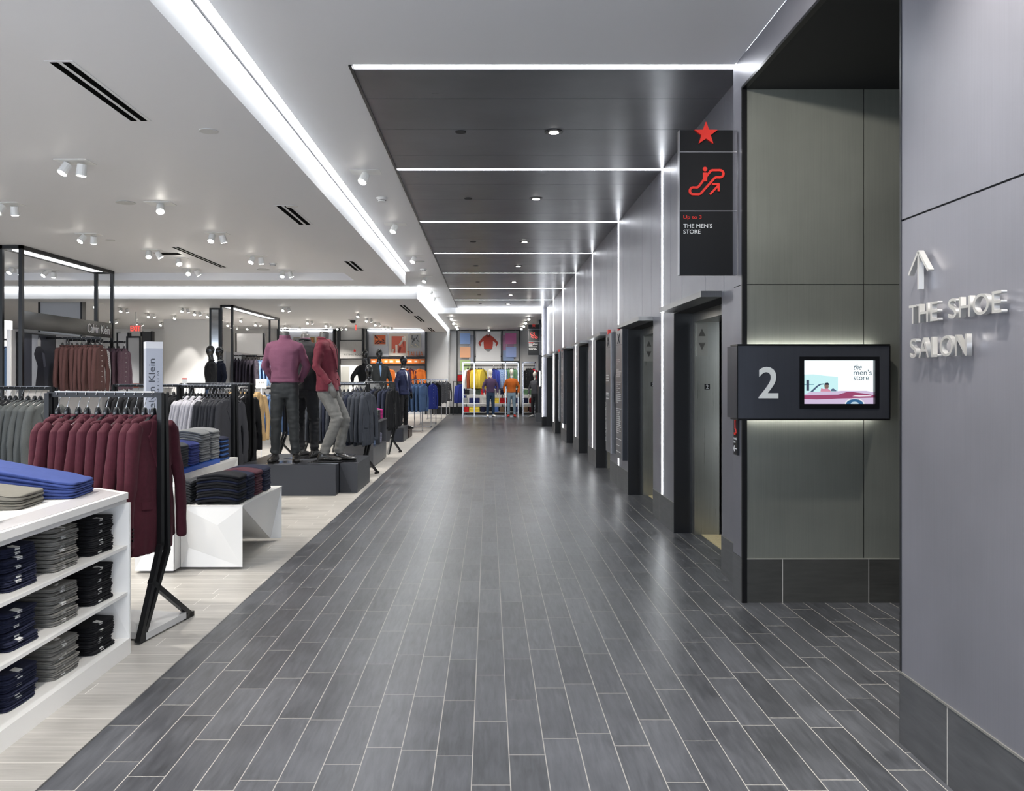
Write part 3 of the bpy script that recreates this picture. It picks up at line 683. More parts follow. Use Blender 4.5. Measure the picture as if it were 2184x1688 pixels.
directory(11.55, 12.12, 'near silver directory board full of small white text beside the light line', 3)
directory(12.62, 13.15, 'silver directory board with few words just beyond the second light line', 4, big=True)
directory(20.65, 21.25, 'far silver directory board before the fifth light line', 5)
directory(21.9, 22.15, 'far narrow silver directory board beyond the fifth light line', 6)
solo('braille_plate', MB().box(XW-.012, XW-.001, 12.45, 12.56, 1.2, 1.62), plain('plate_white', '#b9b9bb', .4), 'narrow pale plate between the two near directories', 'plate')
# ================================================================ GARMENTS, HANGERS, RACKS
M_rack = plain('rack_black', '#131416', .38, .4); M_chrome = plain('chrome', '#c9c9cc', .15, 1); M_hang = plain('hanger_black', '#16181b', .25, coat=.5)
M_hangc = plain('hanger_clear', '#8c8f92', .2, .3); M_btn = plain('button_dark', '#0d0b0c', .3)
M_shelfw = plain('shelf_white', '#dcdbd8', .4); M_tagp = plain('paper_tag', '#e6e6e2', .7)

def fold_wr(seed, amp=.008, fx=16, fz=2.2):
    off = Vector((seed*7.3, seed*3.1, 0))
    def f(c):
        d = min(1, max(0, -c.z-.12)*1.6+.15)
        return amp*d*noise.noise(Vector((c.x*fx, c.y*fx*.6, c.z*fz))+off)+.35*amp*noise.noise(Vector((c.x*30, c.y*30, c.z*12))+off)
    return f
def jacket_mesh(seed, mat, length=.98, voxel=.011, thick=1.0, soft=0, flare=1.0, slv=.735, short=False, name='jacket'):
    """hangs from z=-.13; shoulders along X, front faces -Y"""
    r = random.Random(seed); B = MB(); n = 22
    zs = [(-.130, .045, .034), (-.15, .075, .036), (-.175, .135, .036), (-.205, .180, .034), (-.25, .195, .031), (-.36, .200, .034), (-.50, .190, .030), (-.64, .200, .031), (-.78, .212, .031), (-length+.06, .222*flare, .031), (-length, .224*flare, .029)]
    rings = [(r.uniform(-.004, .004), (r.uniform(-.006, .006) if i > 3 else 0), z, a, b*thick) for i, (z, a, b) in enumerate(zs)]
    B.chain(rings, n, .15)
    for s in (-1, 1):
        f = r.uniform(-.016, .006); sw = r.uniform(-.012, .022)
        k = slv/.62; wr_ = .036 if not soft else .032
        pts = [(s*.165, 0, -.195, .040, .032), (s*.208, .0, -.235, .050, .036), (s*(.236+sw), f*.2, -.26-.12*k, .053, .033), (s*(.262+sw*1.6), f*.8-.004, -.26-.26*k, .050, .030), (s*(.268+sw), f*1.6, -.26-.42*k, .047, .027), (s*(.258+sw*.5), f*2.2, -.26-.56*k, wr_+.008, .024)]
        if short: pts = pts[:3]
        B.chain(pts, 14, .15)
    return bake(B, voxel, 3, [mat], fold_wr(seed, .009 if not soft else .012), name)
def lapels(seed=0, l=.40, w=.055, y=-.030):
    """collar and the two lapels as thin cloth"""
    B = MB()
    for s in (-1, 1):
        pts = [(s*.045, y+.010, -.140), (s*.075, y+.002, -.158), (s*.080, y-.008, -.26), (s*.100, y-.010, -.275), (s*.070, y-.014, -.36), (s*.008, y-.020, -.26-l*.55), (s*.012, y-.016, -.30), (s*.04, y+.0, -.20)]
        B.prism(pts, (0, -.006, 0))
    col_ = [(math.cos(a)*.050, math.sin(a)*.036, -.138-(.02*(1-math.sin(a)) if math.sin(a) < 0 else 0)) for a in [math.pi*(-.15+1.3*i/12) for i in range(13)]]
    B.tube(col_, .011, 8)
    return B
def collar_shirt():
    B = MB(); col_ = [(math.cos(a)*.048, math.sin(a)*.036, -.138) for a in [math.pi*(-.35+1.7*i/14) for i in range(15)]]
    B.tube(col_, .013, 8)
    for s in (-1, 1): B.prism([(s*.012, -.032, -.15), (s*.055, -.030, -.14), (s*.048, -.042, -.20)], (0, -.006, 0))
    return B
def hanger_data():
    H = MB(); hook = [(0, 0, -.125), (0, 0, -.075), (.012, 0, -.045), (.024, 0, -.020)]+[(.002+.022*math.cos(a), 0, -.004+.022*math.sin(a)) for a in [math.pi*(-.15+1.2*i/8) for i in range(9)]]
    H.tube(hook, .0028, 6)
    hook_me = H.mesh('hook', M_chrome, True)
    D = MB(); D.chain([(-.15, 0, -.195, .008, .012), (-.08, 0, -.165, .009, .014), (-.03, 0, -.132, .011, .016), (.03, 0, -.132, .011, .016), (.08, 0, -.165, .009, .014), (.15, 0, -.195, .008, .012)], 8, .3, (0, 0, 1))
    D.chain([(0, 0, -.085, .012, .014), (0, 0, -.10, .026, .016), (0, 0, -.135, .030, .020)], 12, .3)
    return hook_me, D.mesh('hanger_body', M_hang, True)
HOOK, HBODY = hanger_data()
def hanger_proto(name='clothes_hanger'):
    h = thing(name, 'x', 'hanger'); part('hook', HOOK, None, h); part('shoulder_bar', HBODY, None, h); return h

protos = []
def garment(kind, mat, seed, trim=None, **k):
    """one garment with its parts; local origin = the rail"""
    cat = {'blazer': 'blazer', 'shirt': 'shirt', 'coat': 'coat', 'sweater': 'sweater', 'jacket': 'jacket'}[kind]
    t = thing(kind, 'x', cat)
    me = jacket_mesh(seed, mat, **k)
    link('body', me, t)
    if kind in ('blazer', 'coat'):
        lap = []
        for q in (-1, 1): lap.append([(q*.030, -.165), (q*.062, -.150), (q*.078, -.235), (q*.100, -.255), (q*.068, -.34), (q*.010, -.50), (q*.006, -.40), (q*.018, -.26)])
        part('lapels', decal(me, lap, .003, .005), [trim or mat], t, True)
        col_ = [(math.cos(a)*.046, math.sin(a)*.034, -.136) for a in [math.pi*(-.1+1.2*i/12) for i in range(13)]]
        part('collar', MB().tube(col_, .010, 8), [trim or mat], t, True)
        part('front_buttons', decal(me, [circ(.012, z, .010) for z in (-.53, -.64)], .002, .006, 1), M_btn, t)
        for q in (-1, 1): part('pocket_flap', decal(me, [[(q*.07, -.66), (q*.155, -.655), (q*.155, -.70), (q*.07, -.705)]], .002, .004, 2), [mat], t)
        part('front_opening', decal(me, [[(.000, -.50), (.0035, -.50), (.0035, -k.get('length', .98)+.02), (.000, -k.get('length', .98)+.02)]], .001, .002, 4), M_seam, t)
    elif kind in ('shirt', 'jacket'):
        part('collar', collar_shirt(), [trim or mat], t, True)
        part('front_buttons', decal(me, [circ(0, -.22-.09*i, .006, 6) for i in range(7)], .003, .004, 0), M_tagp if kind == 'shirt' else M_btn, t)
        part('chest_pocket', decal(me, [[(q*.05, -.33), (q*.12, -.325), (q*.12, -.42), (q*.085, -.435), (q*.05, -.42)] for q in (-1, 1)], .001, .003, 2), [mat], t)
    protos.append(t); return t

def rack(name, p_right, p_left, ztop, label, legs=True, style='A', base=False):
    """black square tube rail between two end frames; p_* = (x, y)"""
    a = Vector((*p_right, 0)); b = Vector((*p_left, 0)); u = (b-a).normalized(); nrm = Vector((-u.y, u.x, 0))
    if nrm.y < 0: nrm = -nrm
    L = (b-a).length; ang = math.atan2(u.y, u.x)
    t = thing(name, label, 'clothes rack', a, 0)
    z = Vector((0, 0, ztop)); w_ = .032
    part('rail', MB().bar([z, z+u*L], w_*.8, w_), M_rack, t)
    part('rail_sleeve', MB().bar([z+u*.05+Vector((0, 0, .019)), z+u*(L-.05)+Vector((0, 0, .019))], .022, .006), M_chrome, t)
    for k, o in ((0, Vector((0, 0, 0))), (1, u*L)):
        F = MB()
        if style == 'A':
            q = lambda y_, z_: o+nrm*y_+Vector((0, 0, z_))
            F.bar([q(-.015, ztop), q(-.015, .55), q(-.25, .016)], w_, w_, up=u).bar([q(.03, ztop), q(.06, .50), q(-.22, .016)], w_, w_, up=u)
            F.bar([q(-.12, .34), q(.34, .016)], w_, w_, up=u).bar([q(.27, .016), q(.36, .016)], w_, w_, up=u)
        part('end_frame', F, M_rack, t)
    if base:
        B = MB(); x0, x1, y0, y1 = 0, 1, 0, 1
        p = [a*0-nrm*.2-u*.02, a*0+nrm*.26-u*.02, u*(L+.1)+nrm*.26, u*(L+.1)-nrm*.2]
        B.prism([tuple(v+Vector((0, 0, .012))) for v in p], (0, 0, .04)); part('base_plate', B, plain('base_grey', '#b9b9b9', .4), t)
    return t, a, u, nrm, L, ang
HP = hanger_proto()
used = {'h': False}
def fill(rk, ztop, items, start, step, lab, hlab, grp, hgrp, rz_jit=.06, flip=False, scale=1.0, turn=0):
    """items: list of (proto, colour words); hang them along the rail"""
    t, a, u, nrm, L, ang = rk
    d = start; n = len(items)
    for i, (pr, words) in enumerate(items):
        p = a+u*d+Vector((0, 0, ztop+.004)); rz = turn+ang-math.pi/2+random.uniform(-rz_jit, rz_jit)
        if pr is not None:
            name = words+' '+lab.replace('#', ordinal(i))
            if not pr.get('used'): g = pr; pr['used'] = 1; g.location = p; g.rotation_euler = (0, 0, rz); g['label'] = name; g['group'] = grp
            else: g = dup(pr, p, rz, name, grp)
            g.scale = (1, max(.68, min(1, step/.068)) if not turn else 1, 1)
        hl_ = hlab.replace('#', ordinal(i))
        if not used['h']: used['h'] = True; h = HP; h.location = p; h.rotation_euler = (0, 0, rz); h['label'] = hl_; h['group'] = hgrp
        else: h = dup(HP, p, rz, hl_, hgrp)
        d += step*random.uniform(.86, 1.14)
def bld(kind, mat, seeds, **k): return [garment(kind, mat, s, **k) for s in seeds]
M_burg = fabric('velvet_burgundy', '#431a24', .85, .35, .3, 40); M_blk = fabric('wool_black', '#1b1c1f', .9, .1); M_gry = fabric('wool_grey', '#4d5050', .9, .2, .3, 220)
M_char = fabric('wool_charcoal', '#34353a', .9, .12, .3, 200); M_lgt = fabric('cotton_pale_grey', '#b4b3ba', .9, .2); M_tan = fabric('corduroy_tan', '#a98f68', .9, .3); M_navy = fabric('wool_navy', '#232838', .9, .15)
M_den = fabric('denim_blue', '#3c5273', .9, .15, .35, 90); M_royal = fabric('royal_blue', '#2e3a86', .9, .15); M_slate = fabric('wool_slate', '#3c4048', .9, .15, .3, 200)
M_brown = fabric('cotton_brown', '#4c3433', .9, .15); M_mauve = fabric('cotton_mauve', '#6b5561', .9, .15); M_lblue = fabric('cotton_light_blue', '#8fb0dc', .9, .1); M_plum = fabric('cotton_plum', '#4a4450', .9, .15)
M_yel = fabric('knit_yellow', '#bfa83e', .9, .1); M_org = fabric('knit_orange', '#a3551f', .9, .1); M_grn = fabric('knit_green', '#5c7d62', .9, .1); M_redf = fabric('knit_red', '#b3202a', .9, .1)
M_rust = fabric('knit_rust', '#7a3b22', .9, .1); M_wht = fabric('cotton_white', '#d6d6d4', .9, .1)
def striped(name, c1, c2, freq=38):
    m = fabric(name, c1); nt = m.node_tree; b = nt.nodes['Principled BSDF']; tc = N(nt, 'ShaderNodeTexCoord'); wv = N(nt, 'ShaderNodeTexWave', bands_direction='DIAGONAL'); wv.inputs['Scale'].default_value = freq; wv.inputs['Distortion'].default_value = 1.5
    nt.links.new(tc.outputs['Object'], wv.inputs['Vector']); mx = N(nt, 'ShaderNodeMix', data_type='RGBA'); mx.inputs[6].default_value = S(c1); mx.inputs[7].default_value = S(c2)
    nt.links.new(wv.outputs['Fac'], mx.inputs[0]); nt.links.new(mx.outputs[2], b.inputs['Base Color']); return m
M_strp = striped('striped_grey', '#26272b', '#5a5c62', 14); M_pat = striped('patterned_white', '#dadada', '#8a8a92', 22); M_dstr = striped('striped_denim', '#4f6894', '#9fb2d0', 10)

# front rack: burgundy blazers
ZR = 1.475
RK = rack('clothes_rack', (-2.035, 5.30), (-2.80, 5.43), ZR, 'front black rack of burgundy velvet blazers behind the white shelving', base=True)
bz_ = bld('blazer', M_burg, (1, 2, 3, 4), voxel=.0085)
for g in bz_:    # cuff buttons on the sleeve
    part('cuff_buttons', decal(g.children[0].data, [circ(-.248, -.80-.022*k_, .007) for k_ in range(4)], .002, .006, 1), M_btn, g)
seq = [bz_[i] for i in (0, 1, 2, 3, 1, 0, 2, 3, 0, 2, 1)]
fill(RK, ZR, [(p, 'burgundy velvet blazer') for p in seq], .055, .068, 'on the front rack, # from the right post', 'black hanger with chrome hook on the front rack, # from the right post', 'burgundy blazers', 'hangers on the front rack')
# second rack at left: black and grey jackets
bk_ = bld('blazer', M_blk, (11, 12)); gy_ = bld('blazer', M_gry, (13, 14))
RK2 = rack('clothes_rack', (-4.40, 8.60), (-5.75, 9.10), ZR, 'black rack of black and grey jackets at the left edge')
fill(RK2, ZR, [(gy_[i % 2], 'grey wool blazer') for i in range(6)]+[(bk_[i % 2], 'black blazer') for i in range(9)], .09, .085, 'on the left edge rack, # from its right post', 'black hanger on the left edge rack, # from the right', 'jackets on the left edge rack', 'hangers on the left edge rack')
# a black rack behind the burgundy one
RK2b = rack('clothes_rack', (-3.95, 11.3), (-5.15, 11.7), ZR, 'rack of black jackets seen through the hooks of the front rack')
fill(RK2b, ZR, [(bk_[i % 2], 'black blazer') for i in range(12)], .08, .095, 'on the rack behind the front rack, # from its right end', 'hanger on the rack behind the front rack, # from the right', 'black jackets behind the front rack', 'hangers behind the front rack')
# third rack: pale grey and charcoal jackets
lt_ = bld('blazer', M_lgt, (21, 22)); ch_ = bld('blazer', M_char, (23, 24))
RK3 = rack('clothes_rack', (-3.02, 10.1), (-3.78, 10.4), ZR, 'black rack of pale grey and charcoal jackets behind the folded sweaters')
fill(RK3, ZR, [(ch_[i % 2], 'charcoal blazer') for i in range(8)]+[(lt_[i % 2], 'pale grey blazer') for i in range(7)], .05, .047, 'on the rack behind the sweaters, # from the right post', 'hanger on the rack behind the sweaters, # from the right', 'jackets behind the sweaters', 'hangers behind the sweaters')
# long black coats and the tan blazers behind
ct_ = bld('coat', M_blk, (31,), length=1.22)
RK4 = rack('clothes_rack', (-3.33, 11.9), (-3.9, 12.1), ZR, 'rack of long black coats right of the charcoal jackets')
fill(RK4, ZR, [(ct_[0], 'long black coat') for i in range(3)], .06, .07, 'right of the charcoal jackets, # from the right', 'hanger holding the # long black coat', 'long black coats', 'coat hangers')
tn_ = bld('blazer', M_tan, (33, 34), length=.92)
RK5 = rack('clothes_rack', (-3.86, 13.9), (-5.2, 14.4), ZR, 'black rack of tan blazers left of the mannequins')
fill(RK5, ZR, [(tn_[i % 2], 'tan corduroy blazer') for i in range(6)]+[(ch_[i % 2], 'charcoal blazer') for i in range(6)], .06, .07, 'on the rack left of the mannequins, # from the right post', 'hanger on the tan blazer rack, # from the right', 'jackets left of the mannequins', 'hangers on the tan blazer rack')
g = dup(tn_[0], Vector((-3.79, 13.95, ZR)), RK5[5]-math.pi/2, 'tan corduroy blazer hanging outside the right post of its rack', 'jackets left of the mannequins')
# denim jackets just left of the pink sweater mannequin
dn_ = bld('jacket', M_den, (35, 36), length=.85)
RK6 = rack('clothes_rack', (-3.95, 16.5), (-4.9, 16.9), ZR-.1, 'rack of denim jackets behind the tan blazers')
fill(RK6, ZR-.1, [(dn_[i % 2], 'dark denim jacket') for i in range(7)], .05, .11, 'behind the tan blazers, # from the right', 'hanger on the rack behind the tan blazers, # from the right', 'denim jackets behind the tan blazers', 'hangers of the denim jackets')
# dark suits behind the platform
sl_ = bld('blazer', M_slate, (41, 42)); nv_ = bld('blazer', M_navy, (43, 44))
RK7 = rack('clothes_rack', (-1.95, 13.75), (-3.05, 14.15), ZR, 'black rack of charcoal suit jackets behind the mannequin platform')
fill(RK7, ZR, [(sl_[i % 2], 'charcoal wool suit jacket') if i % 5 != 4 else (nv_[0], 'navy suit jacket') for i in range(14)], .0, .073, 'behind the platform, # from the right post', 'hanger behind the platform, # from the right post', 'suit jackets behind the platform', 'hangers behind the platform')
RK8 = rack('clothes_rack', (-1.98, 17.75), (-3.2, 18.2), ZR, 'black rack of navy and black jackets behind the grey shelf unit')
fill(RK8, ZR, [(nv_[i % 2], 'navy jacket') if i % 3 else (bk_[0], 'black jacket') for i in range(9)], .02, .11, 'behind the grey shelf unit, # from the right post', 'hanger behind the grey shelf unit, # from the right', 'jackets behind the grey shelf unit', 'hangers behind the grey shelf unit')

# chrome stands along the far aisle
def tstand(x, y, l, z=1.52, wd=.62):
    t = thing('garment_stand', l, 'clothes stand', (x, y, 0))
    part('cross_rail', MB().bar([(-wd, 0, z), (.02, 0, z)], .02, .03), M_chrome, t)
    for k in (-.05, -wd+.05): part('post', MB().bar([(k, 0, .06), (k, 0, z)], .03), M_chrome, t)
    for k in (-.05, -wd+.05): part('foot', MB().bar([(k, -.32, .03), (k, .32, .03)], .03), M_chrome, t)
    part('foot_bar', MB().bar([(-wd+.05, 0, .05), (-.05, 0, .05)], .03), M_chrome, t)
    return t, Vector((x, y, 0)), Vector((-1, 0, 0)), Vector((0, 1, 0)), wd, math.pi
dsh = bld('jacket', M_den, (51, 52), length=.92); bs_ = bld('shirt', M_royal, (53,), length=.92); st_ = bld('shirt', M_strp, (54, 55), length=.90); bks = bld('shirt', M_blk, (56,), length=.92)
S1 = tstand(-1.87, 24.7, 'chrome stand of denim shirts, nearest on the far aisle side')
fill(S1, 1.52, [(dsh[i % 2], 'blue denim shirt') for i in range(6)], .03, .105, 'on the nearest chrome stand, # from the aisle', 'hanger on the nearest chrome stand, # from the aisle', 'denim shirts on the chrome stand', 'hangers on the nearest chrome stand', turn=-.42)
S2 = tstand(-1.76, 26.8, 'chrome stand of black and royal blue shirts beyond the denim shirts')
fill(S2, 1.52, [(bs_[0], 'royal blue shirt'), (bks[0], 'black shirt'), (bs_[0], 'royal blue shirt')]+[(bks[0], 'black shirt') for i in range(3)], .0, .10, 'on the second chrome stand, # from the aisle', 'hanger on the second chrome stand, # from the aisle', 'shirts on the second chrome stand', 'hangers on the second chrome stand', turn=-.42)
S4 = tstand(-1.74, 28.9, 'chrome stand of black shirts beyond the royal blue ones')
fill(S4, 1.52, [(bks[0], 'black shirt') for i in range(5)], .02, .11, 'on the third chrome stand, # from the aisle', 'hanger on the third chrome stand, # from the aisle', 'black shirts on the third chrome stand', 'hangers on the third chrome stand', turn=-.42)
S5 = tstand(-1.74, 32.3, 'fourth chrome stand along the aisle, of dark striped shirts')
fill(S5, 1.52, [(st_[i % 2], 'dark striped shirt') for i in range(5)], .02, .11, 'on the fourth chrome stand, # from the aisle', 'hanger on the fourth chrome stand, # from the aisle', 'striped shirts on the fourth stand', 'hangers on the fourth chrome stand', turn=-.42)
S3 = tstand(-1.70, 35.4, 'chrome stand of striped shirts, farthest on the left aisle side')
fill(S3, 1.52, [(st_[i % 2], 'dark grey striped shirt') for i in range(7)], .0, .085, 'on the farthest chrome stand, # from the aisle', 'hanger on the farthest chrome stand, # from the aisle', 'striped shirts near the back wall', 'hangers on the farthest chrome stand', turn=-.42)
# ================================================================ FOLDED GOODS, TABLES, SHELVES
def folded_mesh(w, d, t, mat, seed, layers=2, t2=None, arch=0, bump=.006, name='folded_body', nz=.005):
    """folded cloth: front at x=0, runs back to x=-d, width w along y"""
    n = 44; t2 = t if t2 is None else t2; off = Vector((seed*5.1, seed*2.7, 0)); R = []
    def outline(k):
        pts = []
        for i in range(n):
            a = 2*math.pi*i/n; c, s_ = math.cos(a), math.sin(a); e = .2
            x = math.copysign(abs(c)**e, c); y = math.copysign(abs(s_)**e, s_)
            pts.append((x*k[0], y*k[1]))
        return pts
    V = []
    def ring(scale, v, inset):
        for (x, y) in outline((d/2*scale-inset, w/2*scale-inset)):
            X = x-d/2; f = min(1, max(0, -X/d)); tt = t+(t2-t)*f
            z = v*tt+arch*(1-(2*X/d+1)**2)*(1 if True else 0)
            nn = noise.noise(Vector((X*9, y*9, v*2+seed))+off); z += nz*nn*(1.5 if v > .5 else .6)
            ex = .007*noise.noise(Vector((X*14, y*14, v*7))+off)
            V.append(Vector((X+ex*(1 if x > 0 else -1), y+ex, z)))
    lv = []
    for s_ in (.25, .6, .88): lv.append((s_, 0, 0))
    m = 5*layers
    for i in range(m+1):
        v = i/m; u = (v*layers) % 1 if i < m else 1
        lv.append((1, v, bump*(1-math.sqrt(max(0, 1-(2*u-1)**2)))+(.002*layers if v in (0, 1) else 0)))
    for s_ in (.88, .6, .25): lv.append((s_, 1, 0))
    for a in lv: ring(*a)
    fs = []
    for i in range(len(lv)-1):
        for k in range(n): fs.append((i*n+k, i*n+(k+1) % n, (i+1)*n+(k+1) % n, (i+1)*n+k))
    fs += [tuple(range(n-1, -1, -1)), tuple(range((len(lv)-1)*n, len(lv)*n))]
    B = MB(); B.add(V, fs); me = B.mesh(name, mat, True); return me
def tag_mesh(w, d, t):
    B = MB(); B.prism([(-.035, -.02, t+.002), (.001, -.02, t-.004), (.001, .02, t-.004), (-.035, .02, t+.002)], (0, 0, .0015)); B.box(0.0, .0025, -.018, .018, t*.35, t-.003); return B
def from_top(i, n): 
    k = n-1-i
    return 'topmost' if k == 0 else ('lowest' if i == 0 else ordinal(k)+' from the top')
fold_cache = {}
def stack(kind, mat, colour, where, grp, x, y, z, n, w, d, t, rz=0, layers=2, arch=0, tagged=False, t2=None, jit=.004, cat=None, bump=.006, alt=None):
    """n folded pieces, each an object of its own"""
    obs = []
    for i in range(n):
        mt, cw = (mat, colour) if alt is None or i % len(alt) == 0 else alt[i % len(alt)]
        key = (mt.name, w, d, t, t2, layers, arch, (i % 3))
        if key not in fold_cache: fold_cache[key] = folded_mesh(w, d, t, mt, i % 3+len(fold_cache)*.37, layers, t2, arch, bump)
        lbl = ('%s %s, %s, %s' % (cw, kind.replace('_', ' '), from_top(i, n), where))
        o = link(kind, fold_cache[key]) if not tagged else link(kind, None)
        o.location = (x+random.uniform(-jit, jit), y+random.uniform(-jit, jit), z+i*(t+.0006)); o.rotation_euler = (0, (math.atan2((t2-t), d)*i if t2 else 0), rz+random.uniform(-.02, .02))
        if tagged:
            link('cloth', fold_cache[key], o)
            if i == n-1 or (i*7+int(abs(y)*10)) % 5 < 3:
                tk = ('tag', w, d, t)
                if tk not in fold_cache: fold_cache[tk] = tag_mesh(w, d, t).mesh('paper_tag', M_tagp)
                tg = link('paper_tag', fold_cache[tk], o); tg.location = (-.004, -w*.12, .001)
        tag(o, lbl, cat or kind.replace('folded_', '').replace('_', ' '), grp); obs.append(o)
    return obs

M_lac = plain('white_lacquer', '#e6e5e2', .28, spec=.5, nscale=2, namt=.03); M_inlay = plain('grey_inlay', '#a5a3a5', .35)
# ---- white shelving unit with trousers (front left)
XF, YF = -2.054, 4.886
t = thing('shelving_unit', 'long white shelving unit of folded trousers in the left foreground', 'shelving', (XF, YF, 0))
def u(m): return m.xf(Matrix.Translation((-XF, -YF, 0)))
ya = 1.6
T_ = MB().prism([(XF+.005, ya, .895), (XF+.005, 4.84, .895), (-2.30, 5.04, .895), (-2.95, 5.04, .895), (-2.95, ya, .895)], (0, 0, .035))
part('top', u(T_), M_lac, t)
part('top_lip', u(MB().prism([(XF-.012, ya, .868), (XF-.012, YF-.03, .868), (-2.30, YF+.10, .868), (-2.9, YF+.10, .868), (-2.9, ya, .868)], (0, 0, .027))), M_lac, t)
part('inlay', u(MB().prism([(XF-.022, ya, .9301), (XF-.022, 4.80, .9301), (-2.29, 4.985, .9301), (-2.40, 4.985, .9301), (-2.23, 4.6, .9301), (-2.17, ya, .9301)], (0, 0, .002))), M_inlay, t)
part('side_panel', u(MB().box(-2.90, XF, YF-.014, YF, .0, .868)), M_lac, t)
Fc = MB(); f0, f1 = YF-.014, YF-.10
pA, pB, pC, pD, pE = (XF-.004, f0, .868), (XF-.004, f0, .092), (-2.46, f1, .868), (-2.46, f1, .092), (-2.24, YF-.075, .55)
for tri in ((pA, pE, pB), (pA, pC, pE), (pC, pD, pE), (pB, pE, pD)): Fc.quad(*tri)
Fc.quad((-2.46, f1, .868), (-2.46, f1, .092), (-2.46, f0, .092), (-2.46, f0, .868))
part('faceted_lining', u(Fc), M_lac, t)
for z in (.608, .341): part('shelf', u(MB().box(-2.47, XF-.012, ya, YF-.015, z, z+.017)), M_lac, t)
part('base', u(MB().box(-2.90, XF, ya, YF-.0145, .0, .092)), M_lac, t)
part('back_panel', u(MB().box(-2.49, -2.475, ya, YF-.015, .092, .868)), M_lac, t)
T_blk = fabric('twill_black', '#1a1a1d', .8, .05, .3, 40); T_gry = fabric('twill_grey', '#7d7b76', .8, .05, .25, 40); T_nav = fabric('twill_navy', '#20243a', .8, .05, .3, 40)
for z, sh, ns in ((.625, 'top shelf', (9, 10, 9)), (.358, 'middle shelf', (9, 9, 8)), (.0925, 'bottom shelf', (8, 9, 8))):
    for k, (m, c) in enumerate(((T_blk, 'black'), (T_gry, 'grey'), (T_nav, 'navy'))):
        y = 4.665-.385*k-(.0 if sh != 'bottom shelf' else .0); tt = .0205 if sh != 'bottom shelf' else .0195
        stack('folded_trousers', m, c, 'on the '+sh, 'folded trousers on the white shelving', XF-.055-.01*k, y, z, ns[k], .245, .34, tt, -.06, 2, bump=.009, tagged=True, cat='trousers', jit=.009)
        if k == 2: stack('folded_trousers', T_gry, 'grey', 'pile at the photo edge, '+sh, 'folded trousers on the white shelving', XF-.06, y-.36, z, ns[k]-1, .235, .34, tt, -.06, 2, tagged=True, cat='trousers', jit=.009)
M_chb = fabric('chino_blue', '#344379', .8, .1, .12, 30); M_chg = fabric('chino_grey', '#6a6861', .8, .1, .12, 30)
stack('folded_trousers', M_chb, 'bright blue', 'on top of the white shelving', 'trousers laid on the shelving top', -2.24, 4.72, .933, 6, .34, .62, .0125, .10, 1, t2=.034, cat='trousers')
stack('folded_trousers', M_chg, 'grey', 'on top of the white shelving', 'trousers laid on the shelving top', -2.32, 4.34, .933, 5, .32, .56, .0125, .10, 1, t2=.026, cat='trousers')
stack('folded_shirt', M_wht, 'white', 'on top of the shelving at the photo edge', 'white shirts on the shelving top', -2.225, 3.76, .933, 6, .26, .32, .022, 0, 1, cat='shirt')
solo('zip_pull', MB().box(-.018, .018, -.003, .003, 0, .003), M_chrome, 'small metal tab on the blue trousers at the left edge', 'tab', loc=(-2.72, 4.60, 1.131), rz=.8)

# ---- faceted white tables with sweaters
Yn, Yf_ = 7.02, 8.29
t = thing('display_table', 'faceted white display table with dark sweaters, right of the burgundy rack', 'display table', (-2.03, Yn, 0))
def u(m): return m.xf(Matrix.Translation((2.03, -Yn, 0)))
TL, TR, BR, BL = (-2.54, Yn, .519), (-2.03, Yn, .519), (-2.03, Yn, .02), (-2.54, Yn, .02)
c1 = (PX(465, Yn), Yn-.018, PZ(1120, Yn)); c2 = (PX(401, Yn), Yn+.02, PZ(1170, Yn)); c0 = (PX(435, Yn), Yn, .519); c3 = (-2.54, Yn, .215)
Fc = MB()
for p in ((TL, c0, c1), (c0, TR, c1), (TL, c1, c2), (TL, c2, c3), (c2, BL, c3), (c1, TR, BR), (c2, c1, BR), (c2, BR, BL)): Fc.quad(*p)
part('front_panel', u(Fc), M_lac, t)
TB, inn, FB, FT = (-2.03, Yn, .02), (-2.39, 8.25, .02), (-2.016, Yf_, .02), (-2.016, Yf_, .519)
mid = (-2.09, 8.27, .05)
Fc = MB(); Fc.quad(TR, TB, inn); Fc.quad(TR, inn, (-2.12, 8.27, .02), FT); Fc.quad(FT, (-2.12, 8.27, .02), FB)
part('side_panel', u(Fc), M_lac, t)
part('top', u(MB().prism([(-2.56, Yn-.003, .519), (-2.027, Yn-.003, .519), (-2.013, Yf_+.003, .519), (-2.56, Yf_+.003, .519)], (0, 0, .010))), M_lac, t)
t = thing('display_table', 'upper white table tier carrying grey and blue sweaters behind the lower one', 'display table', (-2.60, 7.3, 0))
def u(m): return m.xf(Matrix.Translation((2.60, -7.3, 0)))
part('top', u(MB().prism([(-2.60, 7.22, .742), (-2.60, 8.82, .742), (-3.02, 8.82, .742), (-3.02, 7.68, .742), (-2.85, 7.68, .742), (-2.85, 7.22, .742)], (0, 0, .018))), M_lac, t)
Fc = MB(); a_, b_, c_, d_ = (-2.60, 7.22, .742), (-2.60, 8.82, .742), (-2.60, 8.82, .02), (-2.78, 8.2, .02)
Fc.quad(a_, d_, b_); Fc.quad(b_, d_, c_); Fc.quad(a_, (-2.60, 7.4, .02), d_); Fc.quad((-2.85, 7.24, .742), (-2.60, 7.22, .742), (-2.6, 7.4, .02), (-2.85, 7.4, .02)); Fc.quad((-3.0, 8.82, .742), b_, c_, (-3.0, 8.82, .02))
part('side_panel', u(Fc), M_lac, t)
part('blue_tray', u(MB().box(-2.72, -2.603, 7.23, 8.25, .761, .80)), plain('tray_blue', '#1f57b8', .25), t)
t = thing('display_table', 'plain white faceted cube table left of the lower sweater table', 'display table', (-2.55, 6.88, 0))
def u(m): return m.xf(Matrix.Translation((2.55, -6.88, 0)))
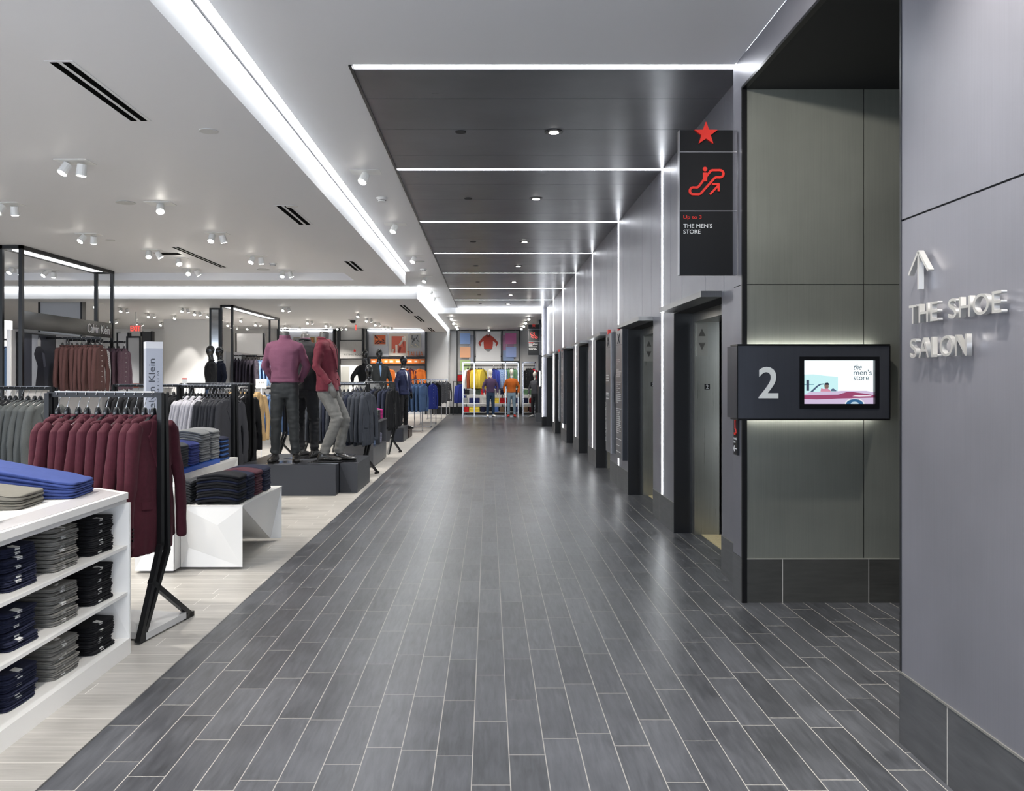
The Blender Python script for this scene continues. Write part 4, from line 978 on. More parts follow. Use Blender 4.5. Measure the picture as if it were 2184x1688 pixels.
Fc = MB(); a_, b_, c_, d_ = (-2.86, 6.88, .70), (-2.546, 6.88, .70), (-2.546, 6.88, .02), (-2.86, 6.88, .02); e_ = (-2.75, 6.9, .25)
for p in ((a_, b_, e_), (b_, c_, e_), (c_, d_, e_), (d_, a_, e_)): Fc.quad(*p)
part('front_panel', u(Fc), M_lac, t); part('body', u(MB().box(-2.86, -2.546, 6.905, 7.2, .02, .70)), M_lac, t)
K_chr = fabric('knit_charcoal', '#3c3e41', .95, .2, .3, 150); K_blu = fabric('knit_blue_violet', '#3d4680', .95, .2, .2, 120); K_gry = fabric('knit_grey', '#76787a', .95, .2, .3, 150)
K_den = fabric('knit_denim', '#31538a', .95, .2, .2, 120); K_nav = fabric('knit_navy', '#1b2033', .95, .1, .2, 120); K_blk = fabric('knit_black', '#191a1e', .95, .1, .25, 120); K_bur = fabric('knit_burgundy', '#4a2a33', .95, .2, .25, 120)
w1 = 'on the upper white tier'; g1 = 'sweaters on the upper white tier'
stack('folded_sweater', K_chr, 'charcoal', w1+', left pile', g1, -2.63, 7.36, .802, 9, .26, .34, .021, 0, 1, .03, cat='sweater')
stack('folded_sweater', K_blu, 'blue violet', w1, g1, -2.63, 7.64, .802, 9, .26, .34, .020, 0, 1, .03, cat='sweater')
stack('folded_sweater', K_gry, 'light grey', w1+', nearer grey pile', g1, -2.63, 7.93, .802, 12, .27, .34, .0215, 0, 1, .035, cat='sweater')
stack('folded_sweater', K_gry, 'light grey', w1+', farther grey pile', g1, -2.63, 8.22, .802, 12, .26, .34, .0215, 0, 1, .035, cat='sweater')
stack('folded_sweater', K_den, 'denim blue', w1+', right pile', g1, -2.63, 8.52, .762, 10, .26, .34, .021, 0, 1, .02, cat='sweater', alt=[None, (K_nav, 'navy')])
w2 = 'on the lower white table'; g2 = 'sweaters on the lower white table'
stack('folded_sweater', K_blk, 'black', w2+', nearest pile', g2, -2.07, 7.17, .531, 10, .27, .36, .022, 0, 1, .03, cat='sweater', alt=[None, (K_nav, 'navy'), (K_blk, 'black')])
stack('folded_sweater', K_nav, 'navy', w2+', second pile', g2, -2.07, 7.44, .531, 9, .25, .36, .022, 0, 1, .03, cat='sweater')
stack('folded_sweater', K_bur, 'burgundy', w2+', third pile', g2, -2.07, 7.70, .531, 9, .24, .36, .022, 0, 1, .03, cat='sweater')
stack('folded_sweater', K_nav, 'dark navy', w2+', farthest pile', g2, -2.065, 7.97, .531, 9, .26, .36, .022, 0, 1, .03, cat='sweater')
stack('folded_sweater', K_chr, 'charcoal striped', w2+', back left pile', g2, -2.47, 7.22, .531, 8, .30, .10, .022, 0, 1, .02, cat='sweater')

# ---- cylinder-like light column with vertical lettering
t = thing('lettered_column', 'pale lit column with vertical grey lettering behind the burgundy rack', 'display column', (-2.985, 7.42, 0))
A_, B_, C_ = Vector((-3.06, 7.55, 0))-Vector((-2.985, 7.42, 0)), Vector((0, 0, 0)), Vector((-2.872, 7.50, 0))-Vector((-2.985, 7.42, 0))
D_ = A_+C_
part('shaft', MB().prism([A_, B_, C_, D_], (0, 0, 1.84)), plain('column_pale', '#b9bdc8', .4), t)
part('cap', MB().prism([(v*1.02)+Vector((0, 0, 1.84)) for v in (A_, B_, C_, D_)], (0, 0, .06)), plain('column_cap', '#e3e3e6', .4), t)
nn = (C_.cross(Vector((0, 0, 1)))).normalized(); 
M_gl = plain('letter_grey', '#4b4f58', .5)
text('wording', 'Calvin Klein', frame(C_*.52+nn*.001+Vector((0, 0, 1.25)), (0, 0, 1), -C_), .50, .052, M_gl, t, ext=.001)
text('wording', 'P R E M I U M', frame(C_*.78+nn*.001+Vector((0, 0, 1.30)), (0, 0, 1), -C_), .34, .014, M_gl, t, ext=.001)

# ---- grey low shelf unit with bright shirts
XG = -2.03
t = thing('shelf_unit', 'low grey shelf unit of bright folded shirts beyond the platform', 'shelving', (XG, 14.96, 0))
def u(m): return m.xf(Matrix.Translation((-XG, -14.96, 0)))
M_gun = plain('gunmetal', '#5b5c60', .38, .5)
for k in range(4): part('base_door', u(MB().box(-2.6, XG, 14.96+.485*k, 15.435+.485*k, .015, .315)), M_gun, t)
part('counter', u(MB().box(-2.62, XG+.01, 14.95, 16.92, .76, .785)), M_gun, t); part('shelf', u(MB().box(-2.6, XG, 14.96, 16.9, .316, .335)), M_gun, t)
for y in (14.96, 15.9, 16.87): part('upright', u(MB().box(-2.6, XG, y, y+.03, .335, .76)), M_gun, t)
for k, (c, cw) in enumerate((('#c9c9d2', 'pale lilac'), ('#4b3878', 'purple'), ('#8ea683', 'sage green'), ('#3b3a40', 'dark grey'), ('#c22a86', 'magenta'))):
    stack('folded_shirt', fabric('shirt_'+cw.replace(' ', '_'), c, .9, .1), cw, 'on the grey shelf unit', 'bright shirts on the grey shelf unit', XG-.05, 15.15+.37*k, .786, 8, .33, .40, .022, 0, 1, .02, cat='shirt')
for k, (c, cw) in enumerate((('#2c3b5e', 'navy checked'), ('#5c6f8e', 'blue grey'), ('#6b4a8e', 'violet'), ('#8f8fa3', 'lavender'))):
    stack('folded_shirt', fabric('shirt_'+cw.replace(' ', '_'), c, .9, .1), cw, 'inside the grey shelf unit', 'shirts inside the grey shelf unit', XG-.06, 15.2+.42*k+(.1 if k > 1 else 0), .336, 7, .33, .40, .024, 0, 1, .02, cat='shirt')

# ---- mannequin platform and plinths
M_plat = plain('platform_charcoal', '#2e3036', .42, nscale=1.5, namt=.1)
t = thing('display_platform', 'low charcoal platform in two blocks under the headless mannequins', 'platform', (-2.05, 11.4, 0))
def u(m): return m.xf(Matrix.Translation((2.05, -11.4, 0)))
part('main_block', u(MB().prism([(-2.05, 11.4, .0), (-2.05, 13.1, .0), (-3.35, 13.1, .0), (-3.35, 11.55, .0), (-3.2, 11.4, .0)], (0, 0, .411))), M_plat, t)
part('side_block', u(MB().box(-2.04, -1.80, 11.69, 12.9, 0, .406)), M_plat, t)
part('facet', u(MB().prism([(-2.04, 11.688, .40), (-2.04, 11.688, .01), (-1.88, 11.688, .01)], (0, -.004, 0))), plain('platform_dark_facet', '#1d1f26', .4), t)
solo('display_cube', MB().box(-.15, .15, 0, .28, 0, .30), plain('cube_navy', '#1b1f2b', .4), 'dark navy cube on the light floor beyond the jackets', 'plinth', loc=(-2.27, 20.97, 0))
B = MB(); B.box(-.16, .14, 0, .9, 0, .22)
solo('display_cube', B, plain('cube_brown', '#3a2b26', .5, nscale=12, namt=.3, stretch=(1, 1, 8)), 'brown wooden plinth under the navy suited mannequin', 'plinth', loc=(-2.22, 22.3, 0))
# ================================================================ MANNEQUINS
def seg_pts(a, b, ra, rb, n=3, bulge=0):
    a = Vector(a); b = Vector(b); out = []
    for i in range(n+1):
        f = i/n; p = a.lerp(b, f); k = 1+bulge*math.sin(math.pi*f)
        out.append((*p, (ra[0]*(1-f)+rb[0]*f)*k, (ra[1]*(1-f)+rb[1]*f)*k))
    return out
def hand(B, wrist, direction, side, palmn):
    """palm, four bent fingers of different length and a thumb leaving the palm's side"""
    d = Vector(direction).normalized(); n = Vector(palmn); n = (n-d*n.dot(d)).normalized(); sdir = d.cross(n)*side
    w_ = Vector(wrist)
    def c(o, fwd, lat, nr): return o+d*fwd+sdir*lat+n*nr
    B.chain([(*c(w_, -.03, 0, 0), .026, .020), (*c(w_, .02, 0, 0), .034, .017), (*c(w_, .06, 0, 0), .042, .015), (*c(w_, .095, 0, .002), .041, .013)], 12, .4, tuple(sdir))
    for i, (lat, L) in enumerate(((.030, .072), (.010, .082), (-.011, .076), (-.031, .060))):
        b0 = c(w_, .09, lat, .002)
        B.chain([(*b0, .0095, .0095), (*c(b0, L*.45, lat*.05, .004), .009, .009), (*c(b0, L*.78, lat*.08, .016), .0083, .0083), (*c(b0, L, lat*.08, .030), .0072, .0072)], 8, .6)
    b0 = c(w_, .03, .032, .004)
    B.chain([(*b0, .012, .012), (*c(b0, .03, .020, .010), .011, .011), (*c(b0, .062, .026, .022), .0085, .0085)], 8, .6)
def shoe(col, x, y, z, rz, parent, L=.30):
    B = MB(); pr = [(.0, .02, .030, .022), (.03, .045, .037, .045), (.08, .055, .038, .055), (.14, .042, .042, .042), (.20, .032, .050, .030), (.26, .026, .046, .024), (.295, .022, .030, .018)]
    B.chain([(0, -p[0]+.07, p[1]+.012, p[2], p[3]) for p in pr], 14, .4)
    B.chain([(0, .02, .05, .038, .048), (0, .02, .10, .036, .045)], 14, .2)
    U = bake(B, .008, 2, [col], None, 'shoe_upper')
    o = link('shoe', U, parent); o.location = (x, y, z); o.rotation_euler = (0, 0, rz)
    So = MB(); ol = [(.034, .06), (.040, .0), (.036, -.06), (.048, -.13), (.046, -.18), (.028, -.225), (-.012, -.235), (-.036, -.20), (-.046, -.13), (-.038, -.06), (-.040, .0), (-.034, .06), (0, .085)]
    So.prism([(a, b, 0) for a, b in ol], (0, 0, .016)); part('sole', So, M_blackm, o)
    La = MB()
    for k in range(3): La.tube([(-.022, -.055-.025*k, .105-.012*k), (0, -.06-.025*k, .112-.013*k), (.022, -.055-.025*k, .105-.012*k)], .003, 5)
    part('laces', La, M_blackm, o)
    return o
def mannequin(label, loc, rz, skin, top, top_kind, bottom, shoe_m, legs, arms, head=True, vox=.012, H=1.0, seed=1, lean=0.0, shirt=None, grp=None, feet=True, tuck=.99, headrot=0, plate=True):
    """legs: [(hipx, knee(x,y,z), ankle(x,y,z), footrot)]*2 ; arms: [(elbow, wrist, handdir, palm)]*2 for s=-1,+1; faces -Y"""
    t = thing('mannequin', label, 'mannequin', loc, rz, grp); t.scale = (H, H, H)
    sh = [(-.195, .0, 1.475), (.195, .0, 1.475)]
    Ly = lambda z: lean*(z-.95)
    # continuous body
    B = MB()
    B.chain([(0, 0, .86, .15, .10), (0, 0, .95, .165, .105), (0, Ly(1.08), 1.08, .14, .095), (0, Ly(1.25), 1.25, .165, .11), (0, Ly(1.38), 1.38, .18, .11), (0, Ly(1.47)+.01, 1.47, .14, .08), (0, Ly(1.53)+.01, 1.53, .062, .062), (0, Ly(1.6), 1.61, .056, .060)], 20, .2)
    for i, s in enumerate((-1, 1)):
        e, w_, hd, pn = arms[i]; e = Vector(e); w_ = Vector(w_)
        S_ = Vector((s*.185, Ly(1.47), 1.455))
        B.chain([(s*.10, Ly(1.47), 1.462, .045, .05)]+seg_pts((s*.168, Ly(1.47), 1.435), e, (.050, .052), (.040, .040), 3)+seg_pts(e, w_, (.042, .042), (.026, .022), 3)[1:], 12, .4)
        hand(B, w_, hd, s, pn)
        hx, k, a, fr = legs[i]
        B.chain(seg_pts((s*.085+hx, 0, .92), k, (.085, .085), (.055, .058), 3)+seg_pts(k, a, (.052, .056), (.034, .036), 3, .12)[1:], 12, .3)
    hc = Vector((0, Ly(1.75)-.01, 1.76))
    if head:
        cr, sr = math.cos(headrot), math.sin(headrot)
        def hp(x, y, z): return (hc.x+x*cr-y*sr, hc.y+x*sr+y*cr, hc.z+z)
        B.chain([(0, Ly(1.6), 1.60, .052, .055), (*hp(0, .0, -.07), .050, .060)], 12, .2)
        B.chain([(*hp(0, -.040, -.110), .034, .034), (*hp(0, -.026, -.080), .054, .064), (*hp(0, -.012, -.03), .072, .088), (*hp(0, .0, .03), .078, .098), (*hp(0, .008, .080), .068, .086), (*hp(0, .010, .105), .044, .058)], 20, .5)
        B.chain([(*hp(0, -.088, .005), .009, .012), (*hp(0, -.095, -.028), .012, .012)], 8, .8)      # nose
        B.chain([(*hp(-.016, -.080, -.060), .006, .009), (*hp(.016, -.080, -.060), .006, .009)], 8, .6)  # lips
        for s in (-1, 1): B.chain([(*hp(s*.074, .010, .015), .008, .016), (*hp(s*.076, .008, -.022), .007, .011)], 8, .5)  # ears
    body = link('body', bake(B, min(vox, .0085), 5, [skin], None, 'mannequin_body'), t)
    if not head: part('neck_cap', MB().cyl((0, Ly(1.6), 1.635), (0, Ly(1.6), 1.65), .052, .048, 20), M_chrome if skin is not M_blk_skin else skin, body)
    # top garment
    r = random.Random(seed); jk = top_kind == 'jacket'; hem = tuck+(.035 if jk else -.04 if top_kind in ('knit', 'shirt') else 0)
    G = MB(); o_ = .022 if jk else .014
    G.chain(([(0, .0, hem-.14, .182+o_*.6, .135)] if jk else [])+[(0, 0, hem, .166+o_, .122), (0, Ly(1.10), 1.12, .148+o_, .105+o_), (0, Ly(1.25), 1.25, .172+o_, .115+o_), (0, Ly(1.38), 1.38, .188+o_, .112+o_), (0, Ly(1.47)+.01, 1.47, .145+o_, .082+o_), (0, Ly(1.52)+.01, 1.525, .075, .070)]+([] if jk else [(0, Ly(1.56), 1.575 if top_kind == 'turtle' else 1.545, .066, .066)]), 24, .08)
    for i, s in enumerate((-1, 1)):
        e, w_, hd, pn = arms[i]; e = Vector(e); w_ = Vector(w_); S_ = Vector((s*.180, Ly(1.47), 1.455))
        f = .93 if top_kind != 'rolled' else .45
        G.chain([(s*.09, Ly(1.47), 1.462, .052, .06)]+seg_pts((s*.166, Ly(1.47), 1.430), e, (.060+o_*.5, .066), (.048+o_*.4, .052), 3)+seg_pts(e, e.lerp(w_, f), (.048+o_*.4, .052), (.036+o_*.4, .038), 3)[1:], 14, .25)
    hemz = hem-(.14 if jk else 0)
    def wr(c):
        arm = 1.0 if abs(c.x) > .20 else .45
        return .008*arm*noise.noise(Vector((c.x*10, c.y*10, c.z*26+seed*5)))+.007*noise.noise(Vector((c.x*14+seed, c.y*14, c.z*5)))+(.004*math.sin(c.z*90) if (not jk and c.z < hemz+.06) else 0)
    top_o = link({'turtle': 'sweater', 'knit': 'sweater', 'jacket': 'jacket', 'rolled': 'shirt', 'shirt': 'shirt'}[top_kind], bake(G, vox, 2, [top], wr, 'top_garment'), t)
    if jk:
        zb = hem+.10; me_ = top_o.data; lap = []
        for s in (-1, 1): lap.append([(s*.030, 1.525), (s*.066, 1.530), (s*.082, 1.46), (s*.112, 1.435), (s*.090, 1.34), (s*.012, zb+.02), (s*.004, zb+.06), (s*.022, 1.38)])
        part('lapels', decal(me_, lap, .004, .006, 3), top, top_o, True)
        part('shirt_front', decal(me_, [[(-.030, 1.50), (.030, 1.50), (.020, 1.36), (.004, zb+.10), (-.004, zb+.10), (-.020, 1.36)]], .001, .002, 3), shirt or M_blk, top_o, True)
        part('front_buttons', decal(me_, [circ(.012, z, .011) for z in (zb, zb-.10)], .003, .008, 1), M_btn, top_o)
        for s in (-1, 1): part('pocket_flap', decal(me_, [[(s*.07, hem-.005), (s*.15, hem+.0), (s*.15, hem-.045), (s*.07, hem-.05)]], .001, .005, 2), top, top_o)
        C_ = MB().tube([(math.cos(a)*.068, Ly(1.53)+.01+math.sin(a)*.066, 1.535+.012*math.sin(a)) for a in [math.pi*(-.2+1.4*i/12) for i in range(13)]], .014, 8); part('collar', C_, top, top_o, True)
        if shirt: 
            C_ = MB().tube([(math.cos(a)*.058, Ly(1.55)+math.sin(a)*.060, 1.555) for a in [math.pi*(-.4+1.8*i/12) for i in range(13)]], .012, 8); part('shirt_collar', C_, shirt, top_o, True)
    elif top_kind in ('shirt', 'rolled', 'knit'):
        C_ = MB().tube([(math.cos(a)*.062, Ly(1.55)+math.sin(a)*.062, 1.55) for a in [math.pi*(-.4+1.8*i/12) for i in range(13)]], .013, 8); part('collar', C_, shirt or top, top_o, True)
    # trousers
    G = MB()
    G.chain([(0, 0, .80, .150, .105), (0, 0, .86, .176, .118), (0, 0, .95, .172, .115), (0, 0, 1.0, .155, .105)], 20, .1)
    for i, s in enumerate((-1, 1)):
        hx, k, a, fr = legs[i]; a2 = Vector(a)+Vector((0, 0, .02))
        G.chain(seg_pts((s*.082+hx, 0, .88), k, (.092, .102), (.068, .074), 4)+seg_pts(k, a2, (.068, .074), (.054, .060), 4)[1:], 16, .12)
    def wr2(c):
        kn = math.exp(-((c.z-.50)/.16)**2)+math.exp(-((c.z-.14)/.10)**2)*1.2+math.exp(-((c.z-.84)/.08)**2)*.7
        return .013*kn*noise.noise(Vector((c.x*9+seed, c.y*9, c.z*30)))+.006*noise.noise(Vector((c.x*14, c.y*14, c.z*7+seed)))
    tr = link('trousers', bake(G, vox, 2, [bottom], wr2, 'trousers'), t)
    if feet:
        for i, s in enumerate((-1, 1)):
            hx, k, a, fr = legs[i]; shoe(shoe_m, a[0], a[1], a[2]-.085, fr, t)
    if plate: part('stand_plate', MB().box(-.2, .2, -.2, .2, .0, .004), M_chrome, t)
    return t
M_blk_skin = plain('mannequin_gloss_black', '#0e0f12', .22, coat=.6); M_skin_grey = plain('mannequin_grey', '#5d5c5a', .35, .2); M_skin_white = plain('mannequin_white', '#cfcabf', .5)
K_pink = fabric('knit_mauve_pink', '#70485c', .9, .3, .18, 160, .8); V_red = fabric('velvet_red', '#642733', .75, .5, .25, 30); F_blk = fabric('suiting_black', '#232427', .7, .2, .2, 40); F_dk = fabric('trouser_dark_grey', '#2e3133', .6, .2, .2, 30)
F_gry = fabric('trouser_grey', '#6a6a68', .8, .2, .25, 30); L_shoe = plain('leather_black', '#0d0c0d', .28, coat=.4); L_shoe2 = plain('leather_dark', '#2a2928', .25, coat=.5)
HS = 1.12
down = lambda s, y=0: ((s*.27, .02+y, 1.17), (s*.285, -.05+y, .92), (0, -.1, -1), (-s, 0, 0))
behind = lambda s: ((s*.255, .10, 1.19), (s*.16, .19, .99), (-s*.8, .1, -.4), (0, -1, 0))
stand = ((0, (-.105, -.02, .50), (-.115, .0, .085), -.15), (0, (.105, -.01, .50), (.125, .02, .085), .2))
stand2 = ((0, (-.12, -.02, .50), (-.15, .02, .085), -.25), (0, (.12, -.05, .50), (.12, -.08, .085), .1))
ZP = .411
mannequin('headless mannequin in a mauve pink turtleneck and dark trousers, facing the aisle', (-2.82, 11.78, ZP), .10, M_skin_grey, K_pink, 'turtle', F_dk, L_shoe, stand, (behind(-1), behind(1)), head=False, H=HS, seed=3)
mannequin('headless mannequin in a dark suit seen from behind, between the two others', (-2.68, 12.45, ZP), math.pi-.35, M_skin_grey, F_blk, 'jacket', F_blk, L_shoe2, stand2, (down(-1), down(1)), head=False, H=HS, seed=5, shirt=K_pink)
step = ((0, (-.11, -.16, .53), (-.09, .02, .095), .0), (0, (.10, -.19, .53), (.07, -.12, .085), 0))
mannequin('headless mannequin in a burgundy velvet blazer and grey trousers, in profile', (-2.245, 11.86, ZP), math.pi/2-.12, M_skin_grey, V_red, 'jacket', F_gry, L_shoe2, step, (((-.27, .06, 1.18), (-.26, -.12, .96), (0, -.35, -.9), (1, 0, 0)), down(1)), head=False, H=HS, seed=7, lean=.06)
# black mannequins with heads
Hb = 1.03
mannequin('tall black mannequin in a dark vest seen from behind, left of the suited one', (PX(779, 22), 22, .35), math.pi+.2, M_blk_skin, M_blk, 'rolled', F_blk, L_shoe, stand, (((-.33, .10, 1.20), (-.30, -.06, .98), (0, -.3, -.9), (1, 0, 0)), ((.33, .10, 1.20), (.30, -.06, .98), (0, -.3, -.9), (-1, 0, 0))), vox=.016, H=Hb, seed=11, plate=False)
mannequin('tall black mannequin in a dark grey suit with pale shirt and tie', (PX(809, 21), 21, .35), .35, M_blk_skin, F_dk, 'jacket', F_blk, L_shoe, stand, (down(-1), down(1)), vox=.016, H=Hb, seed=12, shirt=M_lblue, plate=False)
mannequin('lower black mannequin in a light grey raglan shirt, in front of the tall pair', (PX(787, 18.6), 18.6, .0), .1, M_blk_skin, K_gry, 'shirt', F_blk, L_shoe, stand, (down(-1), down(1)), vox=.014, H=.99, seed=13, plate=False)
mannequin('black mannequin in a navy blazer and pale collar looking right towards the aisle', (PX(858, 22.5), 22.7, .222), 1.0, M_blk_skin, fabric('suiting_navy', '#252b49', .7, .3), 'jacket', F_blk, L_shoe, stand, (down(-1), down(1)), vox=.015, H=1.03, seed=14, shirt=M_wht, headrot=.35)
solo('display_cube', MB().box(-.9, .9, -.3, .9, 0, .35), M_plat, 'hidden charcoal plinth carrying the tall pair of black mannequins', 'plinth', loc=(-3.0, 21.3, 0))
mannequin('black mannequin in a dark blazer looking left, before the white wall block', (PX(450, 20), 20, .40), -1.1, M_blk_skin, F_blk, 'jacket', M_den, L_shoe, stand, (down(-1), down(1)), vox=.016, H=1.03, seed=15, shirt=M_gry, plate=False)
mannequin('black mannequin in a navy blazer, second of the pair before the white wall block', (PX(469, 20.8), 20.8, .40), -.9, M_blk_skin, M_navy, 'jacket', F_blk, L_shoe, stand, (down(-1), down(1)), vox=.016, H=1.03, seed=16, shirt=M_wht, plate=False)
solo('display_cube', MB().box(-.5, .7, -.5, 1.3, 0, .40), M_plat, 'charcoal plinth under the two mannequins before the white wall block', 'plinth', loc=(-6.45, 20.0, 0))
# white mannequins before the coloured display
relax = lambda s: ((s*.29, .03, 1.18), (s*.27, -.06, .92), (0, -.1, -1), (-s, 0, 0))
mannequin('white headed mannequin in a purple knit and dark jeans', (PX(1046, 34.2), 34.2, 0), .25, M_skin_white, fabric('knit_purple', '#43344e', .9, .2), 'knit', fabric('jeans_dark', '#22354c', .9, .1), M_wht, stand, (relax(-1), relax(1)), vox=.018, H=1.03, seed=21, shirt=fabric('shirt_pink', '#c9798f', .9, .1))
mannequin('white headed mannequin in an orange knit, pale jeans and red shoes', (PX(1091, 34.2), 34.2, 0), -.1, M_skin_white, M_org, 'knit', fabric('jeans_pale', '#6f8494', .9, .1), plain('shoe_red', '#b3281c', .4), stand, (relax(-1), relax(1)), vox=.018, H=1.03, seed=22, shirt=M_lblue)
mannequin('mannequin in a patterned shirt and dark trousers partly hidden by the dark column', (PX(1141, 34.2), 34.2, 0), -.6, M_skin_white, M_strp, 'knit', F_blk, M_wht, stand, (relax(-1), relax(1)), vox=.018, H=.97, seed=23)
# ================================================================ SHOP FIXTURES AND BACK WALLS
M_lit = emit('backlit_edge', (1, 1, 1), 7)
M_panelw = plain('panel_white', '#cfcfd1', .5)
def portal(y0, y1, l, name='sign_portal', X=-7.5, light=True, lettering=None):
    t = thing(name, l, 'shop fixture', (X, y0, 0))
    for yy in (y0, y1):
        for dx in (0, -.32): part('post', MB().box(dx-.03, dx+.03, yy-y0-.02, yy-y0+.04, 0, ZT-.002), M_black, t)
    part('top_frame', MB().box(-.35, .03, -.02, .04, ZT-.06, ZT-.002).box(-.35, .03, y1-y0-.02, y1-y0+.04, ZT-.06, ZT-.002).box(-.03, .03, 0, y1-y0, ZT-.06, ZT-.002).box(-.35, -.29, 0, y1-y0, ZT-.06, ZT-.002), M_black, t)
    part('light_diffuser', MB().box(-.28, -.05, .25, y1-y0-.25, ZT-.05, ZT-.03), emit('portal_light', (.95, .97, 1), 1.6), t)
    part('wall_panel', MB().box(-.26, -.20, .05, y1-y0, 0, 2.36), M_panelw, t)
    return t
P1 = portal(13.65, 16.95, 'black ceiling-high frame with a black name board over brown shirts')
part('name_board', MB().box(-.02, .02, .03, 3.28, 2.37, 2.66), plain('board_gloss_black', '#060607', .12), P1)
text('lettering', 'Calvin Klein', frame((.021, 2.22, 2.43), (0, 1, 0), (0, 0, 1)), .92, .17, plain('board_letter', '#f2f2f2', .4), P1, ext=.006)
M_smoke = plain('board_smoke_grey', '#50545c', .4)
pk = MB()
for k, (y, z, r) in enumerate(((.45, 2.60, .05), (1.25, 2.50, .09), (1.45, 2.55, .06))): pk.cyl((.0205, y, z), (.0215, y, z), r, n=18)
# poster of a standing figure
t = thing('poster', 'dark grey photo poster of a person in a dark suit, left of the brown shirts', 'poster', (-7.69, 13.95, 1.45))
part('frame', MB().box(0, .03, 0, 1.22, 0, .93+.02), M_black, t)
def flat(n, pts, c, k, par): return part(n, MB().quad(*[(.030+.001*k, y, z) for y, z in pts]), plain('poster_'+n, c, .6), par)
t.location = (-7.69, 13.85, 1.38)
flat('backdrop', [(.05, .0), (1.18, .0), (1.18, .93), (.05, .93)], '#2c2f3a', 1, t); flat('pale_doorway', [(.42, .02), (.62, .02), (.62, .93), (.42, .93)], '#8f949e', 2, t)
flat('figure_suit', [(.52, .02), (.60, .40), (.48, .60), (.55, .72), (.68, .75), (.82, .66), (.86, .45), (.80, .36), (.84, .02)], '#1c1e28', 3, t); flat('figure_head', [(.60, .74), (.60, .84), (.65, .89), (.70, .84), (.70, .74)], '#a5a6aa', 4, t); flat('figure_sleeve', [(.74, .64), (.82, .62), (.88, .40), (.80, .38)], '#4a4d5a', 4, t)
b1 = bld('shirt', M_brown, (61, 62), length=.90, soft=1); b2 = bld('shirt', M_pat, (63,), length=.90, soft=1); b3 = bld('shirt', M_mauve, (64,), length=.90, soft=1)
def arm_rail(x0, x1, y, z, l):
    t = thing('wall_rail', l, 'garment rail', (x1, y, z)); L_ = x1-x0
    part('rail', MB().bar([(-L_, 0, 0), (0, 0, 0)], .02, .035), M_black, t); part('bracket', MB().box(-L_-.01, -L_+.02, -.03, .03, -.15, .05), M_black, t)
    return None, Vector((x1, y, 0)), Vector((-1, 0, 0)), Vector((0, 1, 0)), L_, math.pi
R = arm_rail(-7.69, -6.72, 14.75, 2.27, 'black wall rail of brown shirts'); fill(R, 2.27, [(b1[i % 2], 'brown shirt') for i in range(9)], .02, .085, 'under the name board, # from the aisle', 'hanger of the brown shirts, # from the aisle', 'brown shirts under the name board', 'hangers of the brown shirts')
R = arm_rail(-7.69, -7.05, 15.55, 2.27, 'black wall rail of white patterned shirts'); fill(R, 2.27, [(b2[0], 'white patterned shirt') for i in range(5)], .02, .10, 'between brown and mauve, # from the aisle', 'hanger of the white patterned shirts, # from the aisle', 'white patterned shirts', 'hangers of the patterned shirts')
R = arm_rail(-7.69, -6.98, 16.35, 2.27, 'black wall rail of mauve shirts'); fill(R, 2.27, [(b3[0], 'mauve shirt') for i in range(6)], .02, .10, 'right of the patterned ones, # from the aisle', 'hanger of the mauve shirts, # from the aisle', 'mauve shirts', 'hangers of the mauve shirts')
# light shirts at the far left
lb = bld('shirt', M_lblue, (65,), length=.90, soft=1)
R = arm_rail(-9.4, -8.62, 15.3, 2.27, 'dark rail of pale blue shirts at the left photo edge'); fill(R, 2.27, [(lb[0], 'pale blue shirt') for i in range(7)], .02, .10, 'at the left photo edge, # from the aisle', 'hanger of the pale blue shirts, # from the aisle', 'pale blue shirts at left', 'hangers of the pale blue shirts')
t = thing('wall_unit', 'white wall unit with black edge carrying the pale blue shirts', 'wall unit', (-9.4, 14.4, 0)); part('panel', MB().box(-.3, 0, 0, 2.4, 0, 2.7), M_panelw, t); part('edge', MB().box(-.31, .01, -.04, 0, 0, 2.7), M_black, t)
# second portal farther back with plum and blue shirts
P2 = portal(24.9, 30.4, 'black ceiling-high frame farther back above plum and blue shirts')
part('photo_board', MB().box(-.19, -.16, 1.6, 3.6, 1.5, 2.3), plain('photo_dark', '#2b2c2e', .5), P2)
pl_ = bld('shirt', M_plum, (66,), length=.88, soft=1); bl_ = bld('shirt', M_lblue, (67,), length=.88, soft=1)
R = arm_rail(-7.68, -6.98, 25.6, 2.25, 'dark rail of plum shirts under the far frame'); fill(R, 2.25, [(pl_[0], 'plum shirt') for i in range(7)], .02, .10, 'under the far frame, # from the aisle', 'hanger of the plum shirts, # from the aisle', 'plum shirts', 'hangers of the plum shirts')
R = arm_rail(-7.68, -6.95, 26.9, 2.25, 'dark rail of light blue shirts under the far frame'); fill(R, 2.25, [(bl_[0], 'light blue shirt') for i in range(5)], .02, .10, 'under the far frame, # from the aisle', 'hanger of the far light blue shirts, # from the aisle', 'light blue shirts under the far frame', 'hangers of the light blue shirts')
